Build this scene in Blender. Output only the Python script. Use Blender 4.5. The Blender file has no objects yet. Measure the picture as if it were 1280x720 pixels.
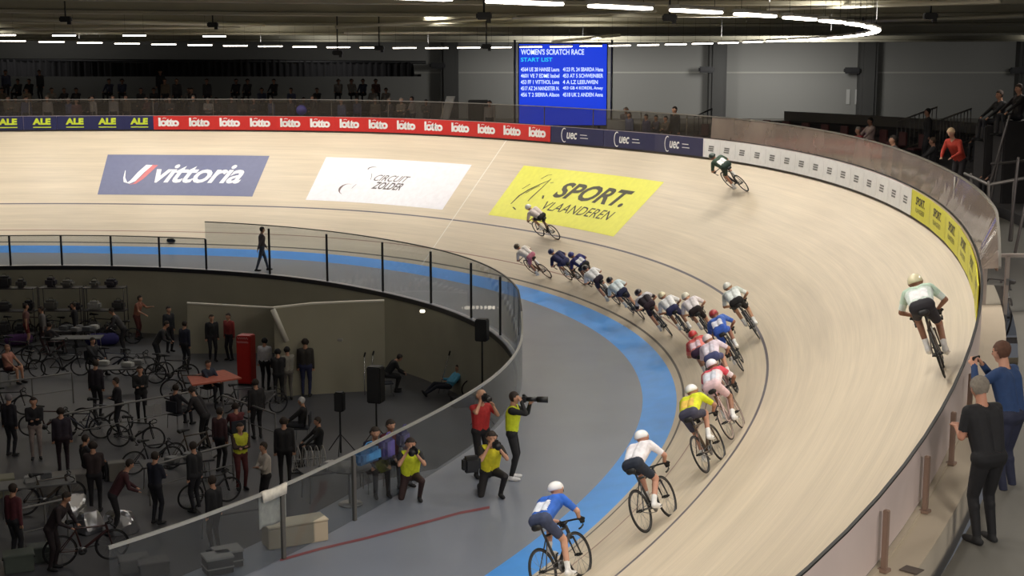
import bpy, bmesh, math, random
import numpy as np
from mathutils import Vector, Matrix
random.seed(7)
R_ = random.Random(11)
scene = bpy.context.scene
COL = scene.collection
pi = math.pi

# ------------------------------------------------------------------ camera geometry (metres; z up; the apron is z = 0)
CAMZ = 8.0
FPX = 1700.0
YH = 81.2838
TH = math.atan((360 - YH) / FPX)

def ray(px, py):
    return Vector((px - 640, FPX * math.cos(TH) + (360 - py) * math.sin(TH), -FPX * math.sin(TH) + (360 - py) * math.cos(TH)))
def atz(px, py, z):
    """point at height z seen in that direction"""
    d = ray(px, py); t = (z - CAMZ) / d.z
    return Vector((d.x * t, d.y * t, z))
def atY(px, py, Y):
    d = ray(px, py); t = Y / d.y
    return Vector((d.x * t, Y, CAMZ + d.z * t))

# ------------------------------------------------------------------ the track: polar tables about the bend's centre
C0 = (-18.823, 34.948)
KN = [-1.3 + 0.4 * i for i in range(10)]
RT = [26.63, 24.4076, 22.7742, 22.1494, 22.1333, 22.5808, 23.2814, 23.0875, 24.2358, 26.4756]
BT = [19.0774, 19.1679, 29.4049, 36.5451, 40.3673, 41.5285, 42.859, 42.7769, 42.1526, 41.9294]
WB, KB = 0.826, 0.3379
def spl(v, ph):
    t = (min(max(ph, KN[0]), KN[-1]) - KN[0]) / 0.4
    i = min(int(t), 8); u = t - i
    e = [2 * v[0] - v[1]] + v + [2 * v[-1] - v[-2]]
    a, b, c, d = e[i:i + 4]
    return .5 * (2 * b + (-a + c) * u + (2 * a - 5 * b + 4 * c - d) * u * u + (-a + 3 * b - 3 * c + d) * u ** 3)
def rad(ph): return spl(RT, ph)
def bet(ph): return math.radians(spl(BT, ph))
def pol(r, ph, z=0.0):
    return Vector((C0[0] + r * math.cos(ph), C0[1] + r * math.sin(ph), z))
def T(w, ph, off=0.0):
    """w metres up the boards from the blue band (w < 0: on the band), off metres above the surface"""
    be = bet(ph); bb = KB * be
    g = WB + min(w, 0)
    r = rad(ph) + g * math.cos(bb); z = g * math.sin(bb)
    b = bb
    if w > 0:
        r += w * math.cos(be); z += w * math.sin(be); b = be
    return pol(r - off * math.sin(b), ph, z + off * math.cos(b))
def TN(ph, w=1.0):
    b = bet(ph) * (1 if w > 0 else KB)
    return Vector((-math.sin(b) * math.cos(ph), -math.sin(b) * math.sin(ph), math.cos(b)))
def TAN(ph):
    a, b = T(3, ph - .01), T(3, ph + .01)
    d = b - a; d.normalize(); return d
def OUT(ph, do=0.0, dz=0.0):
    p = T(7.0, ph); return p + Vector((math.cos(ph) * do, math.sin(ph) * do, dz))
FP = [(-1.4, 25.0), (-1.2, 23.4), (-1.0, 21.6), (-.85, 20.8), (-.775, 20.57), (-.732, 20.3), (-.632, 19.82), (-.49, 19.43), (-.3, 19.3), (0, 19.06), (.2, 19.12), (.4, 19.22), (.6, 19.28), (.75, 19.3), (.914, 19.5), (1.1, 19.62), (1.25, 19.6), (1.435, 19.62), (1.7, 19.5), (2.0, 20.0), (2.3, 21.5), (2.8, 24.5)]
def lerp_t(tab, x):
    if x <= tab[0][0]: return tab[0][1]
    for (a, b), (c, d) in zip(tab[:-1], tab[1:]):
        if x <= c: return b + (d - b) * (x - a) / (c - a)
    return tab[-1][1]
def fr(ph): return (lerp_t(FP, ph - .06) + lerp_t(FP, ph) + lerp_t(FP, ph + .06)) / 3
def frange(a, b, s):
    n = max(1, int(round((b - a) / s)))
    return [a + (b - a) * i / n for i in range(n + 1)]

# ------------------------------------------------------------------ materials
def lin(c):
    return tuple(((x / 255) / 12.92 if x / 255 <= .04045 else ((x / 255 + .055) / 1.055) ** 2.4) for x in c[:3]) + (1,)
_M = {}
def mat(name, c, rough=.55, metal=0.0, noise=.0, scale=8.0, emit=0.0, coat=0.0, bump=0.0):
    if name in _M: return _M[name]
    m = bpy.data.materials.new(name); m.use_nodes = True
    nt = m.node_tree; bs = nt.nodes['Principled BSDF']
    bs.inputs['Base Color'].default_value = lin(c)
    bs.inputs['Roughness'].default_value = rough
    bs.inputs['Metallic'].default_value = metal
    bs.inputs['Coat Weight'].default_value = coat
    if noise or bump:
        tc = nt.nodes.new('ShaderNodeTexCoord'); nz = nt.nodes.new('ShaderNodeTexNoise')
        nz.inputs['Scale'].default_value = scale; nz.inputs['Detail'].default_value = 3
        nt.links.new(tc.outputs['Object'], nz.inputs['Vector'])
        if noise:
            mr = nt.nodes.new('ShaderNodeMapRange'); mr.inputs['From Min'].default_value = .3; mr.inputs['From Max'].default_value = .7
            mr.inputs['To Min'].default_value = 1 - noise; mr.inputs['To Max'].default_value = 1 + noise
            mx = nt.nodes.new('ShaderNodeVectorMath'); mx.operation = 'SCALE'
            mx.inputs[0].default_value = lin(c)[:3]
            nt.links.new(nz.outputs['Fac'], mr.inputs['Value']); nt.links.new(mr.outputs['Result'], mx.inputs['Scale'])
            nt.links.new(mx.outputs['Vector'], bs.inputs['Base Color'])
        if bump:
            bp = nt.nodes.new('ShaderNodeBump'); bp.inputs['Strength'].default_value = bump
            nt.links.new(nz.outputs['Fac'], bp.inputs['Height']); nt.links.new(bp.outputs['Normal'], bs.inputs['Normal'])
    if emit:
        bs.inputs['Emission Color'].default_value = lin(c); bs.inputs['Emission Strength'].default_value = emit
    _M[name] = m
    return m
def cloth(c): return mat('cloth_%d_%d_%d' % tuple(c), c, .8, noise=.12, scale=14)
def paint(c, r=.4): return mat('paint_%d_%d_%d' % tuple(c), c, r, noise=.04, scale=5)
def glassmat(name, tint=(235, 238, 240), haze=.04, refl=.045, rough=.03, hazecol=(150, 145, 140)):
    m = bpy.data.materials.new(name); m.use_nodes = True; nt = m.node_tree
    for n in list(nt.nodes): nt.nodes.remove(n)
    out = nt.nodes.new('ShaderNodeOutputMaterial'); tr = nt.nodes.new('ShaderNodeBsdfTransparent'); gl = nt.nodes.new('ShaderNodeBsdfGlossy')
    df = nt.nodes.new('ShaderNodeBsdfDiffuse'); lw = nt.nodes.new('ShaderNodeLayerWeight'); pw = nt.nodes.new('ShaderNodeMath'); fz = nt.nodes.new('ShaderNodeMapRange'); m1 = nt.nodes.new('ShaderNodeMixShader'); m2 = nt.nodes.new('ShaderNodeMixShader')
    nz = nt.nodes.new('ShaderNodeTexNoise'); tc = nt.nodes.new('ShaderNodeTexCoord'); mr = nt.nodes.new('ShaderNodeMapRange')
    nz.inputs['Scale'].default_value = .7; nz.inputs['Detail'].default_value = 4
    mr.inputs['To Min'].default_value = haze * .5; mr.inputs['To Max'].default_value = haze * 1.5
    tr.inputs['Color'].default_value = lin(tint); gl.inputs['Roughness'].default_value = rough; df.inputs['Color'].default_value = lin(hazecol)
    lw.inputs['Blend'].default_value = .5; pw.operation = 'POWER'; pw.inputs[1].default_value = 5; fz.inputs['To Min'].default_value = refl; fz.inputs['To Max'].default_value = .9
    L = nt.links.new
    L(lw.outputs['Facing'], pw.inputs[0]); L(pw.outputs[0], fz.inputs['Value'])
    L(tc.outputs['Object'], nz.inputs['Vector']); L(nz.outputs['Fac'], mr.inputs['Value']); L(mr.outputs['Result'], m1.inputs['Fac'])
    L(tr.outputs[0], m1.inputs[1]); L(df.outputs[0], m1.inputs[2]); L(fz.outputs[0], m2.inputs['Fac']); L(m1.outputs[0], m2.inputs[1]); L(gl.outputs[0], m2.inputs[2])
    L(m2.outputs[0], out.inputs['Surface'])
    return m

def wood_material():
    m = bpy.data.materials.new('pale_pine_track_boards'); m.use_nodes = True; nt = m.node_tree; L = nt.links.new
    bs = nt.nodes['Principled BSDF']; N = nt.nodes.new
    uv = N('ShaderNodeUVMap'); uv.uv_map = 'UVMap'
    sp = N('ShaderNodeSeparateXYZ'); L(uv.outputs['UV'], sp.inputs[0])
    def M(op, a, b=None, c=None):
        n = N('ShaderNodeMath'); n.operation = op
        for i, x in enumerate((a, b, c)):
            if x is None: continue
            if isinstance(x, (int, float)): n.inputs[i].default_value = x
            else: L(x, n.inputs[i])
        return n.outputs[0]
    def streak(su, sv, lo, hi, detail=3):
        cb = N('ShaderNodeCombineXYZ'); L(M('MULTIPLY', sp.outputs[0], su), cb.inputs[0]); L(M('MULTIPLY', sp.outputs[1], sv), cb.inputs[1])
        n = N('ShaderNodeTexNoise'); n.inputs['Scale'].default_value = 1; n.inputs['Detail'].default_value = detail; L(cb.outputs[0], n.inputs['Vector'])
        mr = N('ShaderNodeMapRange'); mr.inputs['From Min'].default_value = .3; mr.inputs['From Max'].default_value = .7
        mr.inputs['To Min'].default_value = lo; mr.inputs['To Max'].default_value = hi; L(n.outputs['Fac'], mr.inputs['Value'])
        return mr.outputs['Result']
    f = M('MULTIPLY', streak(.10, 2.2, .93, 1.05), streak(.22, 9.0, .95, 1.05))
    f = M('MULTIPLY', f, streak(.7, 26.0, .95, 1.04, 2))
    f = M('MULTIPLY', f, streak(.3, .55, .95, 1.04, 2))
    # plank joints every 4.5 cm
    fr_ = M('FRACT', M('MULTIPLY', sp.outputs[1], 1 / .045))
    f = M('MULTIPLY', f, M('SUBTRACT', 1.0, M('MULTIPLY', M('LESS_THAN', fr_, .06), .10)))
    sc = N('ShaderNodeVectorMath'); sc.operation = 'SCALE'; sc.inputs[0].default_value = lin((215, 200, 177))[:3]; L(f, sc.inputs['Scale'])
    cur = sc.outputs['Vector']
    def line(cur, chan, pos, half, col, amt=.85):
        d = M('ABSOLUTE', M('SUBTRACT', sp.outputs[chan], pos)); g = M('MULTIPLY', M('LESS_THAN', d, half), amt)
        mx = N('ShaderNodeMix'); mx.data_type = 'RGBA'; L(g, mx.inputs[0]); L(cur, mx.inputs[6]); mx.inputs[7].default_value = lin(col)
        return mx.outputs[2]
    cur = line(cur, 1, .20, .03, (38, 34, 34))
    cur = line(cur, 1, .88, .02, (120, 52, 46), .7)
    cur = line(cur, 1, 2.45, .033, (58, 58, 84))
    cur = line(cur, 0, .872 * 24, .02, (240, 236, 226), .8)
    L(cur, bs.inputs['Base Color'])
    bs.inputs['Roughness'].default_value = .42; bs.inputs['Specular IOR Level'].default_value = .35
    return m

# ------------------------------------------------------------------ mesh building
class MB:
    def __init__(s): s.v = []; s.f = []; s.smooth = []
    def add(s, vs, fs, smooth=False):
        o = len(s.v); s.v += [tuple(x) for x in vs]; s.f += [tuple(i + o for i in f) for f in fs]; s.smooth += [smooth] * len(fs); return s
    def box(s, c, d, rot=None, bev=0.0):
        x, y, z = d[0] / 2, d[1] / 2, d[2] / 2
        if bev <= 0:
            vs = [Vector((a * x, b * y, e * z)) for a in (-1, 1) for b in (-1, 1) for e in (-1, 1)]
            fs = [(0, 1, 3, 2), (4, 6, 7, 5), (0, 4, 5, 1), (2, 3, 7, 6), (0, 2, 6, 4), (1, 5, 7, 3)]
        else:
            bm = bmesh.new(); bmesh.ops.create_cube(bm, size=1)
            for v in bm.verts: v.co = Vector((v.co.x * 2 * x, v.co.y * 2 * y, v.co.z * 2 * z))
            bmesh.ops.bevel(bm, geom=list(bm.edges), offset=min(bev, x * .9, y * .9, z * .9), segments=2, affect='EDGES')
            bm.verts.index_update(); vs = [v.co.copy() for v in bm.verts]; fs = [tuple(v.index for v in f.verts) for f in bm.faces]; bm.free()
        if rot is not None: vs = [rot @ v for v in vs]
        c = Vector(c)
        return s.add([v + c for v in vs], fs)
    def caps(s, a, b, ra, rb=None, n=10, round_=True, rings=3):
        """tapered tube from a to b, rounded or flat ends"""
        a, b = Vector(a), Vector(b); rb = ra if rb is None else rb
        d = b - a; L = d.length
        if L < 1e-6: d = Vector((0, 0, 1)); L = 0
        else: d = d / L
        u = d.orthogonal().normalized(); w = d.cross(u)
        prof = []
        if round_:
            for i in range(rings + 1):
                t = pi / 2 * i / rings; prof.append((-ra * math.cos(t), ra * math.sin(t)))
            for i in range(rings + 1):
                t = pi / 2 * i / rings; prof.append((L + rb * math.sin(t), rb * math.cos(t)))
        else: prof = [(0, 0), (0, ra), (L, rb), (L, 0)]
        vs = []; fs = []
        for k, (h, r) in enumerate(prof):
            for j in range(n):
                t = 2 * pi * j / n; vs.append(a + d * h + (u * math.cos(t) + w * math.sin(t)) * max(r, 1e-5))
        for k in range(len(prof) - 1):
            for j in range(n):
                j2 = (j + 1) % n; fs.append((k * n + j, k * n + j2, (k + 1) * n + j2, (k + 1) * n + j))
        fs.append(tuple(range(n - 1, -1, -1))); fs.append(tuple((len(prof) - 1) * n + j for j in range(n)))
        return s.add(vs, fs, True)
    def cyl(s, a, b, r, n=12, rb=None): return s.caps(a, b, r, rb, n, False)
    def path(s, pts, r, n=8, closed=False):
        pts = [Vector(p) for p in pts]; N = len(pts); vs = []; fs = []
        for i, p in enumerate(pts):
            if closed: d = pts[(i + 1) % N] - pts[i - 1]
            else: d = pts[min(i + 1, N - 1)] - pts[max(i - 1, 0)]
            d.normalize()
            up = Vector((0, 0, 1)) if abs(d.z) < .9 else Vector((1, 0, 0))
            u = d.cross(up).normalized(); w = d.cross(u)
            for j in range(n):
                t = 2 * pi * j / n; vs.append(p + (u * math.cos(t) + w * math.sin(t)) * r)
        for i in range(N if closed else N - 1):
            i2 = (i + 1) % N
            for j in range(n):
                j2 = (j + 1) % n; fs.append((i * n + j, i * n + j2, i2 * n + j2, i2 * n + j))
        if not closed: fs.append(tuple(range(n - 1, -1, -1))); fs.append(tuple((N - 1) * n + j for j in range(n)))
        return s.add(vs, fs, True)
    def torus(s, c, ax, R, r, n=28, m=8):
        ax = Vector(ax).normalized(); u = ax.orthogonal().normalized(); w = ax.cross(u); c = Vector(c); vs = []; fs = []
        for i in range(n):
            t = 2 * pi * i / n; e = u * math.cos(t) + w * math.sin(t)
            for j in range(m):
                q = 2 * pi * j / m; vs.append(c + e * (R + r * math.cos(q)) + ax * r * math.sin(q))
        for i in range(n):
            for j in range(m): fs.append((i * m + j, ((i + 1) % n) * m + j, ((i + 1) % n) * m + (j + 1) % m, i * m + (j + 1) % m))
        return s.add(vs, fs, True)
    def ell(s, c, r, n=14, m=9, rot=None, zmin=-1.0):
        c = Vector(c); vs = []; fs = []
        t0 = math.asin(max(-1, zmin))
        for i in range(m + 1):
            t = t0 + (pi / 2 - t0) * i / m
            for j in range(n):
                q = 2 * pi * j / n; v = Vector((r[0] * math.cos(t) * math.cos(q), r[1] * math.cos(t) * math.sin(q), r[2] * math.sin(t)))
                if rot is not None: v = rot @ v
                vs.append(c + v)
        for i in range(m):
            for j in range(n): fs.append((i * n + j, i * n + (j + 1) % n, (i + 1) * n + (j + 1) % n, (i + 1) * n + j))
        fs.append(tuple(range(n - 1, -1, -1))); fs.append(tuple(m * n + j for j in range(n)))
        return s.add(vs, fs, True)
    def prism(s, poly, d0, d1, axes):
        """polygon (u,v) extruded from d0 to d1; axes = function (u,v,d) -> point"""
        n = len(poly); vs = [axes(u, v, d0) for u, v in poly] + [axes(u, v, d1) for u, v in poly]
        fs = [tuple(range(n - 1, -1, -1)), tuple(range(n, 2 * n))] + [(i, (i + 1) % n, n + (i + 1) % n, n + i) for i in range(n)]
        return s.add(vs, fs)
    def grid(s, rows, smooth=True):
        n = len(rows[0]); vs = [p for r in rows for p in r]; fs = []
        for i in range(len(rows) - 1):
            for j in range(n - 1): fs.append((i * n + j, i * n + j + 1, (i + 1) * n + j + 1, (i + 1) * n + j))
        return s.add(vs, fs, smooth)
    def sweep(s, phs, base, prof, smooth=False):
        """closed profile [(dr, dz)] carried along the polar curve base(ph)"""
        vs = []; fs = []
        for ph in phs:
            b = base(ph); e = Vector((math.cos(ph), math.sin(ph), 0))
            pr = prof(ph) if callable(prof) else prof
            for dr, dz in pr: vs.append(b + e * dr + Vector((0, 0, dz)))
        n = len(pr)
        for i in range(len(phs) - 1):
            for j in range(n): fs.append((i * n + j, i * n + (j + 1) % n, (i + 1) * n + (j + 1) % n, (i + 1) * n + j))
        fs.append(tuple(range(n - 1, -1, -1))); fs.append(tuple((len(phs) - 1) * n + j for j in range(n)))
        return s.add(vs, fs, smooth)
    def mesh(s, name, m=None):
        me = bpy.data.meshes.new(name); me.from_pydata(s.v, [], s.f); me.polygons.foreach_set('use_smooth', s.smooth)
        bm = bmesh.new(); bm.from_mesh(me); bmesh.ops.recalc_face_normals(bm, faces=bm.faces); bm.to_mesh(me); bm.free()
        if m: me.materials.append(m)
        return me
def obj(name, mb, m=None, parent=None, loc=None):
    me = mb.mesh(name, m) if isinstance(mb, MB) else mb
    o = bpy.data.objects.new(name, me); COL.objects.link(o)
    if parent: o.parent = parent
    if loc is not None: o.location = loc
    return o
def tag(o, label, cat, group=None, kind=None):
    if label: o['label'] = label
    if cat: o['category'] = cat
    if group: o['group'] = group
    if kind: o['kind'] = kind
    return o
def struct(name, mb, m=None, parent=None):
    o = obj(name, mb, m, parent)
    if not parent: o['kind'] = 'structure'
    return o
def empty(name, loc=(0, 0, 0), rz=0, label=None, cat=None, group=None):
    o = bpy.data.objects.new(name, None); o.empty_display_size = .1; COL.objects.link(o)
    o.location = loc; o.rotation_euler = (0, 0, rz)
    return tag(o, label, cat, group)
KIDS = {}
def copy_tree(o, parent=None):
    c = o.copy(); COL.objects.link(c)
    if parent is not None: c.parent = parent
    for ch in list(o.children): copy_tree(ch, c)
    return c
def setmat(o, m):
    for sl in o.material_slots: sl.link = 'OBJECT'; sl.material = m
def base(o): return o.name.split('.')[0]
def frame_matrix(p, x, z):
    z = Vector(z).normalized(); x = Vector(x); x = (x - z * x.dot(z)).normalized(); y = z.cross(x)
    m = Matrix((x, y, z)).transposed().to_4x4(); m.translation = Vector(p); return m
def place(o, m):
    l, r, s = m.decompose(); o.location = l; o.rotation_mode = 'XYZ'; o.rotation_euler = r.to_euler('XYZ')

# lettering as flat outlines: list of (x, y) and faces, in a unit box 0..1 x 0..1
_T = {}
def letters(txt, shear=0.0, bold=0.0, space=1.0, cell=None):
    key = (txt, shear, bold, space)
    if key in _T: return _T[key]
    c = bpy.data.curves.new('lettering', 'FONT'); c.body = txt; c.size = 1; c.shear = shear; c.offset = bold; c.space_character = space; c.resolution_u = 3
    c.space_line = .9
    o = bpy.data.objects.new('lettering', c); COL.objects.link(o)
    dg = bpy.context.evaluated_depsgraph_get(); ev = o.evaluated_get(dg); me = ev.to_mesh()
    vs = [(v.co.x, v.co.y) for v in me.vertices]; fs = [tuple(p.vertices) for p in me.polygons]
    ev.to_mesh_clear(); bpy.data.objects.remove(o); bpy.data.curves.remove(c)
    x0, x1 = min(v[0] for v in vs), max(v[0] for v in vs); y0, y1 = min(v[1] for v in vs), max(v[1] for v in vs)
    vs = [((x - x0) / (x1 - x0), (y - y0) / (y1 - y0)) for x, y in vs]
    _T[key] = (vs, fs); return _T[key]
def put_letters(mb, L, f, u0, v0, u1, v1):
    vs, fs = L
    mb.add([f(u0 + (u1 - u0) * x, v0 + (v1 - v0) * y) for x, y in vs], fs); return mb
def stroke(pts, wid):
    """a brush stroke through (x, y) points with changing width -> polygon quads"""
    vs = []; fs = []
    for i, (x, y) in enumerate(pts):
        a = pts[max(i - 1, 0)]; b = pts[min(i + 1, len(pts) - 1)]
        dx, dy = b[0] - a[0], b[1] - a[1]; l = math.hypot(dx, dy) or 1
        w = (wid[i] if isinstance(wid, (list, tuple)) else wid) / 2
        vs += [(x - dy / l * w, y + dx / l * w), (x + dy / l * w, y - dx / l * w)]
    for i in range(len(pts) - 1): fs.append((2 * i, 2 * i + 1, 2 * i + 3, 2 * i + 2))
    return vs, fs
def arc(cx, cy, r, a0, a1, n=10, ry=None):
    ry = ry or r
    return [(cx + r * math.cos(math.radians(a0 + (a1 - a0) * i / n)), cy + ry * math.sin(math.radians(a0 + (a1 - a0) * i / n))) for i in range(n + 1)]

# ------------------------------------------------------------------ common materials
steel = mat('brushed_steel', (150, 150, 150), .35, .9)
rail_m = mat('pale_painted_rail', (172, 172, 168), .4, .3)
blackm = mat('matte_black', (22, 22, 24), .55, noise=.1)
rubber = mat('black_rubber', (18, 18, 18), .7)
chrome = mat('chrome', (200, 200, 205), .15, 1)
carbon = mat('dark_carbon', (26, 26, 28), .3, coat=.4)
skinm = mat('skin', (196, 150, 124), .6, noise=.05, scale=20)
hairm = mat('dark_brown_hair', (46, 34, 28), .75, noise=.2, scale=40)
GLASS = glassmat('clear_balustrade_glass', haze=.03)
# ================================================================== THE SETTING
WPH = frange(-1.5, 3.0, .02)
# wooden track
def uvmesh(name, phs, ws, m):
    mb = MB(); mb.grid([[T(w, ph) for w in ws] for ph in phs])
    me = mb.mesh(name, m); uv = me.uv_layers.new(name='UVMap'); n = len(ws)
    for lp in me.loops:
        i, j = divmod(lp.vertex_index, n); uv.data[lp.index].uv = (phs[i] * 24, ws[j])
    return me
struct('track_surface', uvmesh('track_surface', WPH, [0.0005] + frange(.35, 7.0, .35), wood_material()))
mb = MB(); mb.grid([[T(w, ph, 0) for w in (-WB, -WB / 2, 0)] for ph in WPH])
struct('blue_band_floor', mb, mat('blue_band_paint', (78, 156, 238), .38, noise=.05, scale=2.5))
# grey apron
def ledge_in(ph):
    return -.9 if -1.3 < ph < -.53 else (-.9 * max(0, (-.45 - ph) / .08) if ph < -.45 and ph > -1.3 else -.12)
mb = MB(); mb.grid([[pol(fr(ph) + ledge_in(ph), ph), pol(fr(ph), ph), pol((fr(ph) + rad(ph)) / 2, ph), pol(rad(ph), ph)] for ph in WPH])
struct('apron_floor', mb, mat('grey_apron_floor', (122, 128, 141), .35, noise=.05, scale=.6))
# red painted arc on the apron
pts = [(350, 700), (400, 686), (460, 672), (520, 656), (575, 641), (612, 634)]
mb = MB(); rows = []
for i, (x, y) in enumerate(pts):
    rows.append([atz(x, y - 1.6, .004), atz(x, y + 1.6, .004)])
mb.grid(rows)
struct('painted_floor_line', mb, paint((128, 70, 76)))
# pit: floor, retaining wall, dark kerb under the fence
PZ = -2.7
mb = MB(); mb.add([(-70, -5, PZ), (6, -5, PZ), (6, 66, PZ), (-70, 66, PZ)], [(0, 1, 2, 3)])
struct('floor', mb, mat('pit_floor', (72, 72, 76), .5, noise=.08, scale=.7))
mb = MB(); mb.sweep(WPH, lambda ph: pol(fr(ph) + ledge_in(ph), ph), [(0, -.14), (.22, -.14), (.22, PZ), (0, PZ)])
struct('wall_pit', mb, mat('pit_concrete', (158, 154, 136), .7, noise=.07, scale=.6))
mb = MB(); mb.sweep(WPH, lambda ph: pol(fr(ph) + ledge_in(ph), ph), [(-.03, -.004), (.25, -.004), (.25, -.16), (-.03, -.16)])
struct('trim_pit_edge', mb, mat('dark_kerb', (40, 40, 44), .5))
# free-standing ramp wall inside the pit, with a pale coping and a sloped end
def ztop(P, y):   # height above P that is seen at picture row y
    a = (360 - y) / FPX
    # (z-8)cos + Y sin = a*(Y cos - (z-8) sin)
    q = (a * P.y * math.cos(TH) - P.y * math.sin(TH)) / (math.cos(TH) + a * math.sin(TH))
    return CAMZ + q
wall_pts = [(236, 442, 380), (290, 442, 383), (344, 441, 386), (345, 496, 386), (392, 493, 379), (440, 490, 371), (482, 488, 366)]
cop = MB(); wl = MB(); tops = []
for x, yb, yt in wall_pts:
    P = atz(x, yb, PZ); z = min(ztop(P, yt), .3); tops.append((P, z))
nrm = Vector((-.15, 1, 0)).normalized()
for (P, z), (Q, z2) in zip(tops[:-1], tops[1:]):
    e = nrm * .16
    for k, (lo, hi, grow, mbb) in enumerate(((0, 0, 0, wl),)):
        vs = [P, Q, Q + e, P + e, Vector((P.x, P.y, z)), Vector((Q.x, Q.y, z2)), Vector((Q.x, Q.y, z2)) + e, Vector((P.x, P.y, z)) + e]
        wl.add(vs, [(0, 1, 2, 3), (4, 7, 6, 5), (0, 4, 5, 1), (2, 6, 7, 3), (0, 3, 7, 4), (1, 5, 6, 2)])
    g = Vector((0, 0, .05)); a = Vector((P.x, P.y, z)) - e * .1; b = Vector((Q.x, Q.y, z2)) - e * .1; e2 = e * 1.2
    cop.add([a, b, b + e2, a + e2, a + g, b + g, b + e2 + g, a + e2 + g], [(0, 1, 2, 3), (4, 7, 6, 5), (0, 4, 5, 1), (2, 6, 7, 3), (0, 3, 7, 4), (1, 5, 6, 2)])
struct('wall_ramp', wl, mat('ramp_concrete', (158, 153, 134), .7, noise=.06, scale=.5))
struct('trim_ramp_coping', cop, mat('pale_coping', (205, 200, 186), .6))
# sloping pale stringer where the ramp turns
mb = MB(); a = atz(345, 496, PZ); a.z = tops[3][1]; b = a + Vector((.42, -.12, -1.05))
d = (b - a); mb.caps(a + Vector((0, -.12, 0)), b, .10, .10, 6, False)
struct('trim_ramp_stringer', mb, mat('pale_coping', (150, 146, 134)))
# small square lamps / sockets on the pit wall
for k, (x, y) in enumerate(((528, 389), (425, 425))):
    P = atY(x, y, 44.6 if k == 0 else 43.4)
    mb = MB(); mb.box((0, 0, 0), (.17, .10, .10), bev=.02)
    o = obj('wall_lamp', mb, mat('lit_diffuser', (255, 244, 224), emit=1.6) if k == 0 else mat('dim_socket', (150, 146, 138)), loc=P)
    tag(o, ('small bright lamp high on the pit wall below the glass fence', 'small dim grey lamp on the ramp wall behind the man in navy trousers')[k], 'lamp')

# outer concourse ring, barrier body, ledge
CPH = frange(-1.5, 3.0, .03)
conc = mat('concourse_concrete', (96, 94, 88), .6, noise=.08, scale=.5)
mb = MB(); mb.grid([[OUT(ph, .62, -.2), OUT(ph, 3, -.2), OUT(ph, 16, -.2)] for ph in CPH])
struct('concourse_floor', mb, conc)
mb = MB(); mb.sweep(CPH, lambda ph: OUT(ph), [(.02, -.02), (.09, -.02), (.09, -.4), (.02, -.4)]); 
mb.sweep(frange(-1.5, -.33, .03), lambda ph: OUT(ph), [(.09, -.06), (.43, -.06), (.43, -.6), (.09, -.6)])
struct('trim_track_ledge', mb, mat('cream_ledge', (196, 184, 164), .5, noise=.05, scale=1.2))
mb = MB(); mb.sweep(frange(-.33, 3.0, .03), lambda ph: OUT(ph), [(.09, -.06), (.62, -.06), (.62, -.6), (.09, -.6)])
struct('trim_ledge_far', mb, conc)
# barrier panel: solid, white-grey outside, black cap
brr = mat('barrier_outer_skin', (212, 196, 192), .45, noise=.04, scale=1.5)
bar = empty('track_barrier', OUT(-.5), 0, 'low solid barrier with black top edge running round the rim of the track', 'barrier')
def rel(mb, o):
    l = Vector(o.location); mb.v = [tuple(Vector(v) - l) for v in mb.v]; return mb
mb = MB(); mb.sweep(CPH, lambda ph: OUT(ph), [(0, 0), (.03, 0), (.03, .716), (0, .716)]); obj('panel', rel(mb, bar), brr, bar)
mb = MB(); mb.sweep(CPH, lambda ph: OUT(ph), [(-.004, .716), (.034, .716), (.034, .738), (-.004, .738)]); obj('top_cap', rel(mb, bar), blackm, bar)
mb = MB(); mb.sweep(CPH, lambda ph: OUT(ph), [(-.035, .005), (0, .005), (0, .07), (-.035, .07)]); obj('kick_strip', rel(mb, bar), mat('dark_kick_strip', (58, 50, 44), .6), bar)
brass = mat('bronze_post', (146, 122, 108), .5, .1)
for k, ph in enumerate((-.93, -.87, -.812, -.751, -.699, -.65, -.60)):
    P = OUT(ph, .125, -.06); mb = MB(); mb.box(P + Vector((0, 0, .34)), (.06, .06, .68), Matrix.Rotation(ph, 3, 'Z'), .008)
    mb.box(P + Vector((0, 0, .02)), (.11, .11, .04), Matrix.Rotation(ph, 3, 'Z'), .005)
    obj('post', rel(mb, bar), brass, bar)
# vent plate on the ledge
P = OUT(-.745, .38, -.055); mb = MB(); mb.box(P, (.2, .17, .012), Matrix.Rotation(-.745, 3, 'Z'))
o = obj('drain_plate', mb, mat('dark_plate', (96, 86, 80), .5)); tag(o, 'small dark square plate set into the cream ledge behind the barrier', 'plate')

# transparent screen above the barrier
def gh(ph):
    return .76 + .69 * min(1, max(0, (ph + .41) / .05)) ** .7
def gl(ph):
    u = min(1, max(0, (-.05 - ph) / .3)); return .24 * u * u * (3 - 2 * u)
GP = frange(-.41, -.35, .006) + frange(-.34, 3.0, .03)
scr = empty('glass_screen', OUT(0), 0, 'tall clear plastic screen with thin rail above the advertising boards', 'screen')
ogl = glassmat('reflection_tinted_plastic', (215, 210, 205), .42, .05, .08, (176, 160, 148))  # brownish haze paints the reflection of the boards into this pane
for ps_, gm_ in ((frange(-.41, -.35, .006) + frange(-.34, .44, .03), ogl), (frange(.4401, 3.0, .03), glassmat('low_haze_barrier_plastic', (225, 222, 218), .06, .05, .06, (150, 140, 130)))):
    mb = MB(); mb.sweep(ps_, lambda ph: OUT(ph), lambda ph: [(.03, .74), (.042, .74), (.082 + gl(ph), gh(ph) + .01), (.07 + gl(ph), gh(ph) + .01)]); obj('pane', rel(mb, scr), gm_, scr)
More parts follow.
